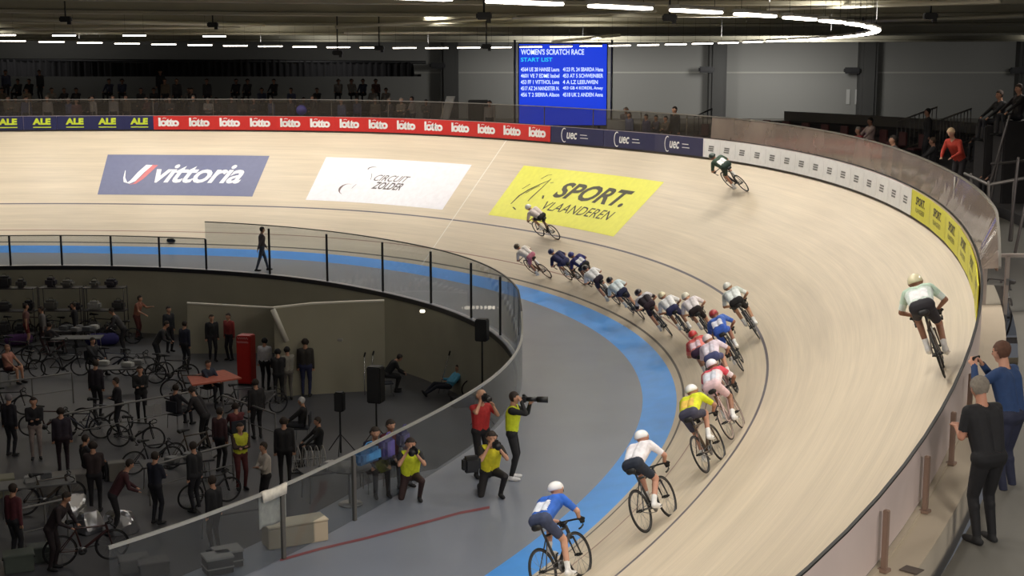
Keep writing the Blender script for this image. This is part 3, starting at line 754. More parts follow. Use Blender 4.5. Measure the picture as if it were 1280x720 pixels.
def dress(H, top='long', bottom='long', vest=False, number=False, cap=None, hair='short', eyes=True):
    """children meshes (name, mesh) to hang under a person; materials are set per person"""
    b, t = H['bone'], H['t']; sp, fr_ = along(H); I = H['info']
    parts = [('body', H['mesh'])]
    tor = np.isin(b, ['torso', 'shoulders']) | ((b == 'pelvis') & (sp > .07))
    arms = {'long': np.isin(b, ['uarm', 'farm']), 'short': (b == 'uarm') & (t < .75), 'none': np.zeros(len(b), bool)}[top]
    parts.append(('shirt', garment(H, tor | arms, .010, cloth((60, 60, 64)))))
    leg = {'long': (b == 'pelvis') | (b == 'thigh') | ((b == 'calf')), 'short': (b == 'pelvis') | ((b == 'thigh') & (t < .72))}[bottom]
    parts.append(('trousers' if bottom == 'long' else 'shorts', garment(H, leg & ~(tor & (sp > .09)), .008, cloth((34, 34, 40)), 'trousers')))
    parts += pair(H, b == 'foot', .006, cloth((30, 30, 32)), 'shoe')
    if vest: parts.append(('vest', garment(H, (b == 'torso') & (sp > .02) | ((b == 'shoulders')), .022, cloth((214, 222, 40)), 'vest')))
    if number: parts.append(('back_panel', garment(H, (b == 'torso') & (fr_ < -.01) & (sp > .06) & (sp < .34), .015, cloth((236, 236, 240)), 'back_panel')))
    c = H['cen']; hd = np.array(I['head']); L = np.array(I['look']); U = np.array(I['hu'])
    fx = (c - hd) @ L; fz = (c - hd) @ U
    if hair:
        m_ = (b == 'head') & ((fz > .05) | ((fx < -.005) & (fz > (-.06 if hair == 'short' else -.2))) | ((fz > .02) & (fx < .03)))
        if hair == 'long': m_ |= (b == 'neck') & (fx < -.02)
        parts.append(('hair', garment(H, m_, .012 if hair == 'short' else .02, hairm, 'hair')))
    mb = MB()
    if eyes:
        for q in (1, -1):
            e = MB(); e.ell(I['head'] + I['look'] * .082 + I['hy'] * .032 * q + I['hu'] * .008, (.009, .009, .009), 8, 5); parts.append(('eye', e.mesh('eye', mat('dark_eye', (30, 24, 22), .3))))
    return parts
def make_person(parts, label, cat='person', group=None, tpl=None):
    root = empty('person', (0, 0, 0), 0, label, cat, group)
    for nm, me in parts:
        o = bpy.data.objects.new(nm, me); COL.objects.link(o); o.parent = root
    return root
def recolor(root, **kw):
    for ch in root.children:
        b_ = base(ch)
        if b_ in ('shorts',): b_ = 'trousers' if 'trousers' in kw else b_
        if b_ in kw and kw[b_] is not None: setmat(ch, cloth(kw[b_]) if b_ != 'body' else mat('skin_%d_%d_%d' % kw[b_], kw[b_], .6))

# ---- poses (x forward, y left)
def standing(voxel=.02, lean=0.0, wr=((.02, .24, .82), (.02, -.24, .82)), spread=.10, look=(1, 0, -.05), fingers=True, fat=1.0, ep=((-1, .4, 0), (-1, -.4, 0)), step=0.0):
    return human((0, 0, .94), (.02 + lean, 0, 1.42), (.05 + lean * 1.3, 0, 1.64), look, wr, ((step, spread, .09), (-step, -spread, .09)),
                 ep, ((1, .1, 0), (1, -.1, 0)), ((1, .15, 0), (1, -.15, 0)), voxel=voxel, fingers=fingers, fat=fat)
H_stand = standing(.024, fingers=False)
H_fold = standing(.024, wr=((.24, -.04, 1.14), (.24, .04, 1.18)), ep=((-.3, 1, -.6), (-.3, -1, -.6)), fingers=False)
H_lean = standing(.022, lean=.28, wr=((.55, .15, 1.02), (.55, -.15, 1.02)), ep=((0, .5, -1), (0, -.5, -1)), look=(1, 0, -.5), fingers=False)
H_reach = standing(.018, lean=.10, wr=((.58, .12, 1.30), (.45, -.22, 1.05)), ep=((0, .5, -1), (0, -.5, -1)))
H_walk = standing(.018, wr=((.22, .2, .92), (-.2, -.22, .86)), step=.24, spread=.06)
H_sit = human((0, 0, .50), (-.04, 0, .98), (-.0, 0, 1.20), (1, 0, -.1), ((.38, .18, .62), (.38, -.18, .62)), ((.46, .13, .09), (.46, -.13, .09)), ((-.3, .6, -1), (-.3, -.6, -1)), ((.3, 0, 1), (.3, 0, 1)), ((1, .1, 0), (1, -.1, 0)), voxel=.022, fingers=False)
H_recline = human((0, 0, .32), (-.34, 0, .66), (-.36, 0, .88), (1, 0, .1), ((.12, .2, .52), (.1, -.2, .52)), ((.82, .1, .16), (.74, -.16, .12)), ((-.5, .6, -1), (-.5, -.6, -1)), ((.2, 0, 1), (.2, 0, 1)), ((.6, 0, .8), (.6, 0, .8)), voxel=.02, fingers=False)
H_bend = human((0, 0, .60), (.30, 0, 1.0), (.46, 0, 1.14), (.8, 0, -.5), ((.62, .12, .62), (.6, -.12, .6)), ((.36, .14, .09), (.30, -.14, .09)), ((0, .6, -1), (0, -.6, -1)), ((1, 0, .4), (1, 0, .4)), ((1, .1, 0), (1, -.1, 0)), voxel=.02, fingers=False)
H_photo = standing(.0135, wr=((.34, .10, 1.50), (.20, -.10, 1.58)), ep=((.1, .6, -1), (.0, -.7, -1)), look=(1, 0, .0))
H_kneel = human((0, 0, .46), (.10, 0, .93), (.16, 0, 1.15), (1, 0, -.1), ((.34, .10, .98), (.30, -.10, 1.0)), ((.22, .16, .09), (-.32, -.12, .09)), ((.1, .7, -1), (.1, -.7, -1)), ((1, .2, .7), (.9, -.2, -.35)), ((1, .1, 0), (1, -.1, .0)), voxel=.0135)
H_phone = standing(.0115, lean=.10, wr=((.44, .10, 1.44), (.44, -.08, 1.44)), ep=((0, .5, -1), (0, -.5, -1)), look=(1, .1, -.18), fat=1.06)
H_hold = standing(.0115, lean=.12, wr=((.40, .10, 1.18), (.34, -.08, 1.08)), ep=((-.2, .3, -1), (-.2, -.3, -1)), look=(1, .15, -.3), fat=1.1)

# ---- riders on the bike: two pedal phases
def rider_pose(k):
    A = [((-.0, .115, .20), (.02, -.115, .52)), ((.16, .115, .38), (-.14, -.115, .34)), ((.02, .115, .52), (.0, -.115, .20))][k]
    return human((-.20, 0, 1.0), (.235, 0, 1.20), (.43, 0, 1.30), (1, 0, -.12), ((.50, .185, .86), (.50, -.185, .86)),
                 ((A[0][0] - .05, A[0][1], A[0][2] + .03), (A[1][0] - .05, A[1][1], A[1][2] + .03)),
                 ((.0, .8, -.8), (.0, -.8, -.8)), ((1, .12, .3), (1, -.12, .3)), ((1, 0, -.25), (1, 0, -.25)),
                 hands=((.75, -.1, -.6), (.75, .1, -.6)), sh=.165, hipw=.075, voxel=.0135, fat=.98)
RID = [rider_pose(k) for k in range(3)]
def helmet_mesh(I, tail=.0):
    R3 = Matrix((I['look'], I['hy'], I['hu'])).transposed()
    mb = MB(); mb.ell(I['head'] + I['hu'] * .035 - I['look'] * (.02 + tail), (.148 + tail, .108, .105), 18, 8, R3, -.25)
    return mb.mesh('helmet', mat('helmet_white', (236, 236, 238), .3, coat=.4))
def visor_mesh(I):
    R3 = Matrix((I['look'], I['hy'], I['hu'])).transposed(); mb = MB()
    rows = []
    for z in (-.03, .0, .035):
        rows.append([I['head'] + R3 @ V3((.112 * math.cos(a) - (.006 if z > 0 else 0), .095 * math.sin(a), z)) for a in [math.radians(-75 + 15 * i) for i in range(11)]])
    mb.grid(rows); return mb.mesh('visor', mat('dark_visor', (30, 30, 38), .15, coat=.6))
RPARTS = []
for H in RID:
    b, t = H['bone'], H['t']; sp, fr_ = along(H); I = H['info']
    tor = np.isin(b, ['torso', 'shoulders']) & (sp > .02)
    P_ = [('body', H['mesh']), ('jersey', garment(H, tor | ((b == 'uarm') & (t < .85)), .009, cloth((236, 236, 238)), 'jersey')),
          ('shorts', garment(H, (b == 'pelvis') | ((b == 'thigh') & (t < .78)) | ((b == 'torso') & (sp <= .03)), .008, cloth((28, 28, 34)), 'shorts')),
          ('back_panel', garment(H, (b == 'torso') & (fr_ < -.03) & (sp > .08) & (sp < .30) & (np.abs(H['cen'][:, 1]) < .12), .015, cloth((240, 240, 242)), 'back_panel')),
          ('shoulder_band', garment(H, (tor & (sp > .36)) | ((b == 'uarm') & (t < .5)), .013, cloth((60, 60, 90)), 'shoulder_band')),
          ('helmet', helmet_mesh(I)), ('visor', visor_mesh(I))] + pair(H, b == 'hand', .004, cloth((30, 30, 32)), 'glove') + pair(H, b == 'foot', .008, cloth((235, 235, 235)), 'shoe') + pair(H, (b == 'calf') & (t > .72), .004, cloth((235, 235, 235)), 'sock')
    RPARTS.append(P_)

# ---- track bicycle (x forward, y left, origin on the boards between the wheels)
def bicycle(spokes=14, disc=False):
    root = empty('bicycle')
    RH, FH = V3((-.49, 0, .335)), V3((.50, 0, .335)); BB = V3((-.075, 0, .30)); ST = V3((-.21, 0, .80)); HT = V3((.385, 0, .78)); HB = V3((.415, 0, .66))
    fm = mat('frame_black', (34, 34, 38), .3, coat=.5)
    mb = MB(); mb.caps(BB, ST, .022, .018); mb.caps(ST + V3((.01, 0, -.03)), HT + V3((0, 0, -.02)), .018, .02); mb.caps(BB, HB + V3((0, 0, .01)), .03, .028); mb.caps(HT, HB, .026, .028)
    for q in (1, -1):
        mb.caps(BB + V3((0, .03 * q, 0)), RH + V3((0, .06 * q, 0)), .013, .011); mb.caps(ST + V3((.02, .012 * q, -.08)), RH + V3((0, .06 * q, 0)), .010, .009)
    mb.caps(BB + V3((0, -.035, 0)), BB + V3((0, .035, 0)), .03, .03)
    fr_ = obj('frame', mb, fm, root)
    mb = MB(); mb.caps(HB + V3((.0, 0, -.01)), HB + V3((.012, 0, -.05)), .026, .03)
    for q in (1, -1): mb.caps(HB + V3((.012, .045 * q, -.06)), FH + V3((0, .05 * q, 0)), .016, .010)
    mb.caps(HB + V3((.012, -.045, -.055)), HB + V3((.012, .045, -.055)), .017); obj('fork', mb, fm, root)
    for c in (RH, FH):
        mb = MB(); mb.torus(c, (0, 1, 0), .322, .0125, 40, 8); w_ = obj('wheel', mb, rubber, root)
        mb = MB(); mb.torus(c, (0, 1, 0), .298, .014, 40, 8); obj('rim', mb, mat('wheel_rim', (52, 52, 56), .35, .3), w_)
        mb = MB()
        for k in range(spokes):
            a = 2 * pi * k / spokes; e = V3((math.cos(a), 0, math.sin(a))); mb.caps(c + V3((0, .025 * (-1) ** k, 0)), c + e * .292, .0022, .0022, 4, False)
        obj('spokes', mb, steel, w_)
        mb = MB(); mb.caps(c + V3((0, -.06, 0)), c + V3((0, .06, 0)), .014); mb.caps(c + V3((0, -.03, 0)), c + V3((0, .03, 0)), .024); obj('hub', mb, blackm, w_)
    mb = MB(); mb.caps(ST - V3((.0, 0, .02)), ST + V3((-.02, 0, .10)), .014); obj('seat_post', mb, blackm, root)
    mb = MB(); mb.caps(ST + V3((-.13, -.035, .125)), ST + V3((-.13, .035, .125)), .045); mb.caps(ST + V3((-.11, 0, .125)), ST + V3((.13, 0, .12)), .045, .02); obj('saddle', mb, blackm, root)
    mb = MB(); mb.caps(HT + V3((-.0, 0, .03)), HT + V3((.07, 0, .06)), .018)
    for q in (1, -1):
        mb.path([HT + V3(p) for p in ((.07, 0, .06), (.07, .12 * q, .06), (.08, .17 * q, .055), (.13, .19 * q, .04), (.165, .195 * q, .0), (.15, .195 * q, -.05), (.09, .19 * q, -.075), (.03, .19 * q, -.08))], .0135, 8)
    obj('handlebar', mb, blackm, root)
    mb = MB(); mb.cyl(BB + V3((0, -.052, 0)), BB + V3((0, -.046, 0)), .088, 24); mb.path([BB + V3((x, -.049, z)) for x, z in ((0, .088), (-.2, .07), (-.415, .07), (-.44, .035), (-.415, 0), (-.2, -.06), (0, -.088))], .006, 5)
    obj('chainring', mb, mat('chain_steel', (110, 110, 112), .3, .9), root)
    return root, BB
def crank(root, BB, A):
    for q, (x, y, z) in zip((1, -1), A):
        foot = V3((x + .06, .105 * q, z - .055)); d = foot - V3((BB.x, .105 * q, BB.z))
        mb = MB(); mb.caps(V3((BB.x, .06 * q, BB.z)), V3((foot.x, .075 * q, foot.z)), .015, .011); c = obj('crank', mb, carbon, root)
        mb = MB(); mb.box(foot + V3((0, .01 * q, 0)), (.09, .09, .02), bev=.006); mb.caps(V3((foot.x, .07 * q, foot.z)), foot, .008); obj('pedal', mb, blackm, c)
AA = [((-.0, .115, .20), (.02, -.115, .52)), ((.16, .115, .38), (-.14, -.115, .34)), ((.02, .115, .52), (.0, -.115, .20))]
BIKES = []; RIDERS = []
for k in range(3):
    bk_, BB = bicycle(); crank(bk_, BB, AA[k]); BIKES.append(bk_)
    RIDERS.append(make_person(RPARTS[k], None))
used = {}
def put_rider(ph, w, k, helmet, jersey, shorts, panel, band, blabel, plabel, frame=(34, 34, 38), skin=None, lean=.92, scale=1.0, rim=None, shoes=(236, 236, 236), glove=(30, 30, 32), yaw=0.0, group=None):
    n = TN(ph); up = (n * lean + V3((0, 0, 1)) * (1 - lean)).normalized()
    x = (TAN(ph) + n.cross(TAN(ph)) * yaw).normalized()
    M = frame_matrix(T(w, ph, .004), x, up)
    if used.get(k): b_, r_ = copy_tree(BIKES[k]), copy_tree(RIDERS[k])
    else: b_, r_ = BIKES[k], RIDERS[k]; used[k] = 1
    place(b_, M); place(r_, M); b_.scale = r_.scale = (scale,) * 3
    tag(b_, blabel, 'bicycle'); tag(r_, plabel, 'person')
    b_.name = 'track_bicycle'; r_.name = 'person'
    fm = mat('frame_%d_%d_%d' % frame, frame, .3, coat=.5)
    for ch in b_.children:
        if base(ch) in ('frame', 'fork'): setmat(ch, fm)
        if base(ch) == 'wheel' and rim:
            for g in ch.children:
                if base(g) == 'rim': setmat(g, mat('rim_%d_%d_%d' % rim, rim, .35))
    for ch in r_.children:
        nm = base(ch)
        c_ = dict(jersey=jersey, shorts=shorts, back_panel=panel, shoulder_band=band, shoe=shoes, glove=glove).get(nm)
        if c_: setmat(ch, cloth(c_))
        if nm == 'helmet': setmat(ch, mat('helmet_%d_%d_%d' % helmet, helmet, .3, coat=.4))
        if nm == 'body' and skin: setmat(ch, mat('skin_%d_%d_%d' % skin, skin, .6))
W = (240, 240, 242); K = (30, 30, 34); NV = (44, 48, 84)
put_rider(.315, 5.95, 0, (60, 72, 66), (62, 84, 70), (34, 52, 44), W, (62, 84, 70), 'dark track bicycle highest on the far bend under the white boards', 'person racing alone near the white boards in a green kit with white back panel', skin=(190, 140, 116))
put_rider(-.515, 6.5, 1, (236, 226, 190), (222, 234, 228), (40, 38, 44), (250, 250, 252), (196, 220, 202), 'dark track bicycle riding high beside the near right barrier', 'person racing alone beside the right barrier in a white and pale green jersey', frame=(70, 60, 52), skin=(150, 108, 86), scale=1.1, yaw=.12, lean=.72)
put_rider(.63, 2.3, 2, (238, 236, 232), (228, 214, 208), K, (228, 214, 208), (228, 214, 208), 'dark track bicycle just below the yellow floor banner', 'person racing alone in front of the yellow floor banner in a pale jersey', lean=.75)
put_rider(.572, .62, 0, (86, 72, 56), (232, 224, 218), (196, 120, 140), (238, 230, 226), (232, 224, 218), 'brown track bicycle leading the long line of riders', 'person leading the line of riders in white top and pink shorts', frame=(92, 58, 40), rim=(96, 62, 44))
put_rider(.472, .75, 2, (44, 54, 100), (54, 56, 96), (54, 56, 96), (54, 56, 96), (44, 46, 84), 'track bicycle second in the line of riders', 'person second in the line in an all navy kit', frame=(70, 58, 46), rim=(80, 66, 50))
put_rider(.412, .85, 1, (60, 62, 130), (56, 58, 120), K, W, (52, 50, 110), 'track bicycle third in the line, under the violet-blue rider', 'person third in the line in violet-blue top with a white back panel')
put_rider(.338, .55, 0, (34, 30, 38), (240, 240, 242), (44, 34, 52), (240, 240, 242), (240, 240, 242), 'track bicycle fourth in the line of riders', 'person fourth in the line in white jersey, dark helmet and plum shorts')
put_rider(.235, .5, 2, (36, 34, 40), (226, 240, 246), (36, 42, 74), (236, 246, 250), (226, 240, 246), 'track bicycle fifth in the line of riders', 'person fifth in the line in ice-white jersey, dark helmet and navy shorts')
put_rider(.112, .62, 0, (46, 40, 48), (44, 34, 44), (48, 32, 44), (44, 34, 44), (220, 216, 222), 'track bicycle sixth in the line under the dark-clad rider', 'person sixth in the line in dark maroon kit with pale shoulders')
put_rider(.032, .98, 1, (236, 226, 190), W, (48, 50, 92), W, W, 'track bicycle with pale wheels seventh in the line', 'person seventh in the line in white jersey, cream helmet and navy shorts', rim=(150, 120, 120))
put_rider(-.04, 1.42, 2, (240, 236, 218), (236, 228, 232), (36, 26, 30), (240, 234, 236), (236, 228, 232), 'track bicycle between those of the cream-helmeted and the blue-kitted rider', 'person in pinkish-white jersey, black shorts and white helmet mid-pack')
put_rider(-.195, 1.85, 0, (176, 60, 64), (58, 96, 186), (52, 92, 190), (230, 232, 246), (80, 116, 200), 'track bicycle under the rider in royal blue', 'person in royal blue kit with white back panel and red helmet', skin=(160, 112, 92))
put_rider(-.118, 2.4, 1, (228, 228, 220), (234, 240, 240), (26, 24, 26), (240, 246, 244), (206, 214, 210), 'track bicycle on the blue stayers line, outermost of the pack', 'person outermost in the pack in white jersey and black shorts', skin=(186, 140, 110))
put_rider(-.232, 1.28, 2, (190, 52, 56), (226, 132, 126), (60, 40, 66), (236, 208, 220), (214, 84, 84), 'track bicycle under the rider with red helmet and coral jersey', 'person with red helmet and coral-pink jersey low in the pack')
put_rider(-.295, 1.72, 0, (226, 214, 216), (228, 214, 228), (70, 76, 120), (232, 226, 240), (228, 214, 228), 'track bicycle squeezed behind the coral-jerseyed rider', 'person with pale lilac jersey tucked right behind the coral jersey', frame=(120, 90, 90))
put_rider(-.435, 2.25, 1, (230, 228, 236), (236, 220, 226), (232, 200, 206), (222, 226, 240), (212, 76, 92), 'pale pink track bicycle ahead of the yellow-jerseyed rider', 'person in white kit with red shoulders ahead of the yellow jersey', frame=(214, 186, 180), rim=(170, 150, 140))
put_rider(-.512, 2.25, 0, (238, 238, 240), (216, 220, 44), (64, 64, 84), (234, 196, 90), (214, 222, 40), 'dark track bicycle under the rider in yellow', 'person in bright yellow jersey and dark grey shorts', frame=(84, 66, 50))
put_rider(-.62, 2.15, 1, (240, 240, 242), (236, 232, 238), (36, 44, 60), (240, 238, 244), (236, 232, 238), 'dark track bicycle second from last in the pack', 'person second from last in white jersey, dark shorts and white helmet', skin=(196, 146, 124))
put_rider(-.705, 1.55, 2, (242, 242, 244), (52, 104, 200), (60, 70, 100), (226, 232, 246), (44, 104, 210), 'dark track bicycle last in the pack at bottom of view', 'person last in the pack in blue jersey with white helmet', skin=(208, 160, 136))
# ================================================================== standing people
PT = {}
def parts_for(key):
    H, kw = {'stand': (H_stand, {}), 'fold': (H_fold, {}), 'lean': (H_lean, {}), 'reach': (H_reach, dict(top='short')), 'walk': (H_walk, {}), 'sit': (H_sit, {}), 'bare': (H_sit, dict(top='short', bottom='short')),
             'recline': (H_recline, {}), 'bend': (H_bend, {}), 'photo': (H_photo, dict(vest=True)), 'photo0': (H_photo, dict(top='short')), 'kneel': (H_kneel, dict(vest=True, top='short')), 'phone': (H_phone, {}), 'hold': (H_hold, dict(top='short')),
             'shorts': (H_stand, dict(top='short', bottom='short')), 'vest': (H_fold, dict(vest=True))}[key]
    return dress(H, **kw)
def person(key, loc, yaw, label, scale=1.0, cat='person', group=None, **cols):
    if key not in PT: PT[key] = make_person(parts_for(key), label); r = PT[key]
    else:
        r = copy_tree(PT[key])
        if 'group' in r: del r['group']
    r.location = loc; r.rotation_euler = (0, 0, math.radians(yaw)); r.scale = (scale,) * 3
    tag(r, label, cat, group); r.name = 'person'
    for ch in r.children:
        for sl in ch.material_slots: sl.link = 'OBJECT'
    dflt = dict(shirt=(46, 46, 52), trousers=(34, 34, 40), shoe=(34, 34, 36), hair=(44, 34, 28), body=(190, 142, 116), vest=(214, 222, 44))
    dflt.update(cols)
    for ch in r.children:
        b_ = base(ch); k_ = 'trousers' if b_ == 'shorts' else b_
        if k_ in dflt: setmat(ch, mat('skin_%d_%d_%d' % dflt[k_], dflt[k_], .6) if k_ == 'body' else (mat('hair_%d_%d_%d' % dflt[k_], dflt[k_], .8, noise=.15, scale=40) if k_ == 'hair' else cloth(dflt[k_])))
        elif b_ == 'eye': setmat(ch, mat('dark_eye', (30, 24, 22), .3))
    return r

# ---- photographers on the apron
camb = mat('camera_black', (24, 24, 26), .4)
def tele(loc, d, L, label):
    root = empty('camera', loc, 0, label, 'camera'); d = V3(d).normalized(); place(root, frame_matrix(loc, d, (0, 0, 1)))
    mb = MB(); mb.box((0, 0, 0), (.09, .16, .12), bev=.015); mb.box((-.01, 0, .075), (.06, .07, .04), bev=.01); obj('body', mb, camb, root)
    mb = MB(); mb.caps((.04, 0, 0), (.04 + L * .5, 0, 0), .042, .045, 14, False); mb.caps((.04 + L * .5, 0, 0), (.04 + L, 0, 0), .058, .062, 14, False); obj('lens', mb, camb, root)
    return root
pB = person('photo', atz(640, 599, 0), -8, 'photographer in lime vest over black, standing with a long lens aimed right', shirt=(26, 26, 30), trousers=(26, 26, 30), shoe=(226, 226, 230), vest=(204, 216, 40))
def world_of(o, H, i):
    M = Matrix.Translation(o.location) @ Matrix.Rotation(o.rotation_euler.z, 4, 'Z') @ Matrix.Scale(o.scale.x, 4)
    return M @ H['info']['hand'][i] if i >= 0 else M @ (H['info']['head'] + H['info']['look'] * .17)
tele(world_of(pB, H_photo, -1) + V3((.02, 0, -.02)), (1, -.12, .10), .42, 'black camera with very long lens held by the standing photographer in lime')
pA = person('photo0', atz(601, 596, 0), -62, 'photographer in red shirt and black trousers holding a camera to the face', shirt=(176, 44, 44), trousers=(26, 24, 28), hair=(176, 136, 110))
tele(world_of(pA, H_photo, -1), (.45, -.9, -.05), .12, 'small black camera held up by the photographer in red')
mb = MB(); mb.box((0, 0, 0), (.34, .22, .30), bev=.06); P = atz(589, 580, .85); o = obj('shoulder_bag', mb, blackm, loc=P); o.rotation_euler = (0, 0, .4); tag(o, 'black shoulder bag at the hip of the photographer in red', 'bag')
pC = person('kneel', atz(612, 618, 0), -75, 'photographer in yellow and black striped vest crouching in front of two standing ones', shirt=(40, 36, 30), trousers=(36, 34, 36), vest=(216, 206, 44))
for q in (-1, 1):
    pass
tele(world_of(pC, H_kneel, 0) + V3((0, -.05, .02)), (.2, -1, -.1), .12, 'small black camera in the hands of the crouching striped-vest photographer')
pD = person('kneel', atz(513, 622, 0), -80, 'photographer in lime vest kneeling alone beside the glass fence', shirt=(36, 36, 40), trousers=(52, 34, 34), vest=(204, 214, 44), scale=.94)
tele(world_of(pD, H_kneel, 0) + V3((0, -.05, .02)), (-.2, -1, -.1), .12, 'small camera in the hands of the kneeling photographer by the glass fence')
pp = atz(321, 339, 0)
person('walk', pol(fr(1.105) + .45, 1.105), 20, 'man in dark grey top and jeans walking behind the far glass fence', shirt=(84, 72, 76), trousers=(66, 76, 96))
P = T(.35, 1.405, .06); mb = MB(); mb.box((0, 0, 0), (.30, .2, .14), bev=.03); mb.box((.16, 0, -.02), (.10, .14, .08), bev=.02); o = obj('lap_sensor_box', mb, blackm, loc=P); tag(o, 'small black box lying at the inner edge of the far straight', 'box')

# ---- two spectators at the near right barrier
FZ = 2.62
def conc_at(ph, dr, dz=-.2): return OUT(ph, dr, dz)
pE = person('phone', (6.06, 16.0, 2.8), 132, 'man in blue jacket and dark trousers leaning over the barrier filming with a phone', 1.08, shirt=(40, 66, 110), trousers=(40, 44, 66), hair=(92, 62, 48), body=(206, 154, 130))
pF = person('hold', (5.28, 14.55, 2.72), 112, 'grey-haired man in black short-sleeved clothes nearest the camera at the barrier', 1.06, shirt=(26, 26, 30), trousers=(22, 22, 26), hair=(126, 118, 108), body=(190, 136, 112))
for o_, H, lb, sz in ((pE, H_phone, 'dark phone held up over the barrier by the man in blue', (.02, .16, .08)), (pF, H_hold, 'small pale phone held low by the man in black', (.08, .15, .012))):
    a, b = world_of(o_, H, 0), world_of(o_, H, 1); root = empty('phone', (a + b) / 2 if H is H_phone else b + V3((0, .06, .03)), o_.rotation_euler.z, lb, 'phone')
    mb = MB(); mb.box((0, 0, 0), sz, bev=.006); obj('body', mb, blackm if H is H_phone else mat('pale_case', (190, 196, 204)), root)
    mb = MB(); mb.box((-.011 if H is H_phone else 0, 0, 0 if H is H_phone else .007), (.003, .14, .065) if H is H_phone else (.065, .13, .003)); obj('display', mb, mat('phone_glass', (40, 44, 52), .15), root)
# light grey paving patch and end bench behind them
mb = MB(); mb.box(atz(1290, 462, 3.0), (1.5, .5, .5), bev=.03); P = atz(1290, 462, 3.0); o = obj('low_wall_bench', MB().box((0, 0, 0), (1.7, .45, .42), bev=.03), mat('white_ledge', (176, 170, 160), .6), loc=(P.x, P.y, 2.95)); tag(o, 'low whitish block by the right edge behind the man in blue', 'bench')
# gate at the end of the tall screen
gP = atz(1224, 431, 3.05); root = empty('glass_gate', gP, 0, 'pale framed glass gate standing beside the right end of the yellow boards', 'gate')
gw = mat('pale_gate_frame', (176, 166, 160), .4, .3); GW = .60; GH = 1.62
def gbox(nm, c, d, m): mb = MB(); mb.box(c, d, bev=.008); return obj(nm, mb, m, root)
for x in (0.03, .42, 1.25): gbox('post', (x, 0, GH / 2), (.07, .07, GH), gw)
gbox('rail', (.62, 0, GH), (1.3, .07, .06), gw); gbox('rail', (.62, 0, .08), (1.3, .07, .10), gw)
for x, w_ in ((.225, .32), (.835, .76)):
    gbox('pane', (x, 0, GH / 2 + .06), (w_, .015, GH - .22), glassmat('gate_glass', haze=.12, hazecol=(150, 140, 140)))
gbox('hinge', (.42, -.05, .5), (.05, .04, .12), steel); gbox('hinge', (.42, -.05, 1.15), (.05, .04, .12), steel)
# bicycle and person behind the gate
b2 = copy_tree(BIKES[1]); place(b2, frame_matrix(V3((gP.x + .75, gP.y + 1.2, gP.z)), (.15, 1, 0), (.12, 0, 1))); tag(b2, 'black bicycle propped upright behind the pale glass gate', 'bicycle')
person('stand', (gP.x + 1.25, gP.y + 3.2, gP.z + .1), 200, 'person in blue-grey top half cut off by the right edge behind the gate', shirt=(92, 96, 128), trousers=(36, 36, 46))

def ph_of_x(px, dr):
    best = None
    for i in range(1000):
        ph = -.3 + i * .002 + (.4 if px < 900 else 0); p = OUT(ph, dr); zf = p.y * math.cos(TH) + (8 - p.z) * math.sin(TH); x = 640 + FPX * p.x / zf
        if best is None or abs(x - px) < best[0]: best = (abs(x - px), ph)
    return best[1]
# ---- tiered stand on the right and the people on it
tm = mat('dark_stand', (40, 38, 40), .8, noise=.1)
st = empty('tiered_stand', OUT(.1, 4), 0, 'dark stepped spectator stand behind the right-hand bend', 'stand')
TP = frange(-.22, .62, .03)
for k in range(5):
    mb = MB(); r0 = 2.6 + 1.15 * k; mb.sweep(TP, lambda ph: OUT(ph), [(r0, -.2), (r0 + 1.16, -.2), (r0 + 1.16, .05 + .22 * k), (r0, .05 + .22 * k)]); obj('tier', rel(mb, st), tm, st)
mb = MB(); mb.sweep(TP, lambda ph: OUT(ph), [(8.36, -.2), (8.5, -.2), (8.5, 1.3), (8.36, 1.3)]); obj('back_rail', rel(mb, st), mat('pale_stand_top', (92, 90, 86), .6), st)
seatm = mat('dark_red_seat', (74, 36, 38), .6)
def tier(ph, k): return OUT(ph, 2.6 + 1.15 * k + .55, .05 + .22 * k)
sc_ = 0
seat0 = None
for ph in (.60, .565, .53, .495, .46, .425, .39, .355, .32, .285, .25):
    for k in (0, 1):
        if seat0 is None:
            seat0 = empty('stadium_chair', (0, 0, 0), 0, 'dark red folding seat on the lower tiers of the dark stand', 'chair', 'red chairs on the stand'); r = seat0
            mb = MB(); mb.box((0, 0, .42), (.42, .44, .06), bev=.02); obj('seat', mb, seatm, r); mb = MB(); mb.box((-.22, 0, .66), (.06, .44, .44), bev=.02); obj('backrest', mb, seatm, r); mb = MB(); mb.box((-.05, 0, .2), (.08, .36, .4)); obj('foot', mb, blackm, r)
        else: r = copy_tree(seat0)
        r.location = tier(ph, k) + V3((0, 0, .0)); r.rotation_euler = (0, 0, ph + pi)
spect = [(-.19, 0, 'sit', (30, 30, 34)), (-.13, 1, 'sit', (52, 50, 56)), (-.10, 0, 'sit', (26, 26, 30)), (-.04, 2, 'stand', (30, 30, 34)), (.02, 0, 'sit', (44, 36, 40)), (.06, 2, 'sit', (70, 66, 66)), (.10, 1, 'sit', (34, 34, 38)), (.155, 0, 'sit', (28, 26, 30)), (.19, 2, 'sit', (58, 44, 44)), (.23, 1, 'stand', (32, 32, 36)), (-.16, 3, 'stand', (24, 24, 28)), (-.07, 3, 'sit', (84, 84, 84)), (.13, 3, 'sit', (40, 40, 44)), (.30, 0, 'sit', (126, 40, 44)), (.335, 1, 'sit', (180, 160, 156))]
CN = {(30, 30, 34): 'black', (52, 50, 56): 'charcoal', (26, 26, 30): 'jet black', (44, 36, 40): 'dark plum', (70, 66, 66): 'mid grey', (34, 34, 38): 'near-black', (28, 26, 30): 'brown-black', (58, 44, 44): 'dark brown', (32, 32, 36): 'blackish', (24, 24, 28): 'black', (84, 84, 84): 'pale grey', (40, 40, 44): 'dark grey', (126, 40, 44): 'dull red', (180, 160, 156): 'off-white'}
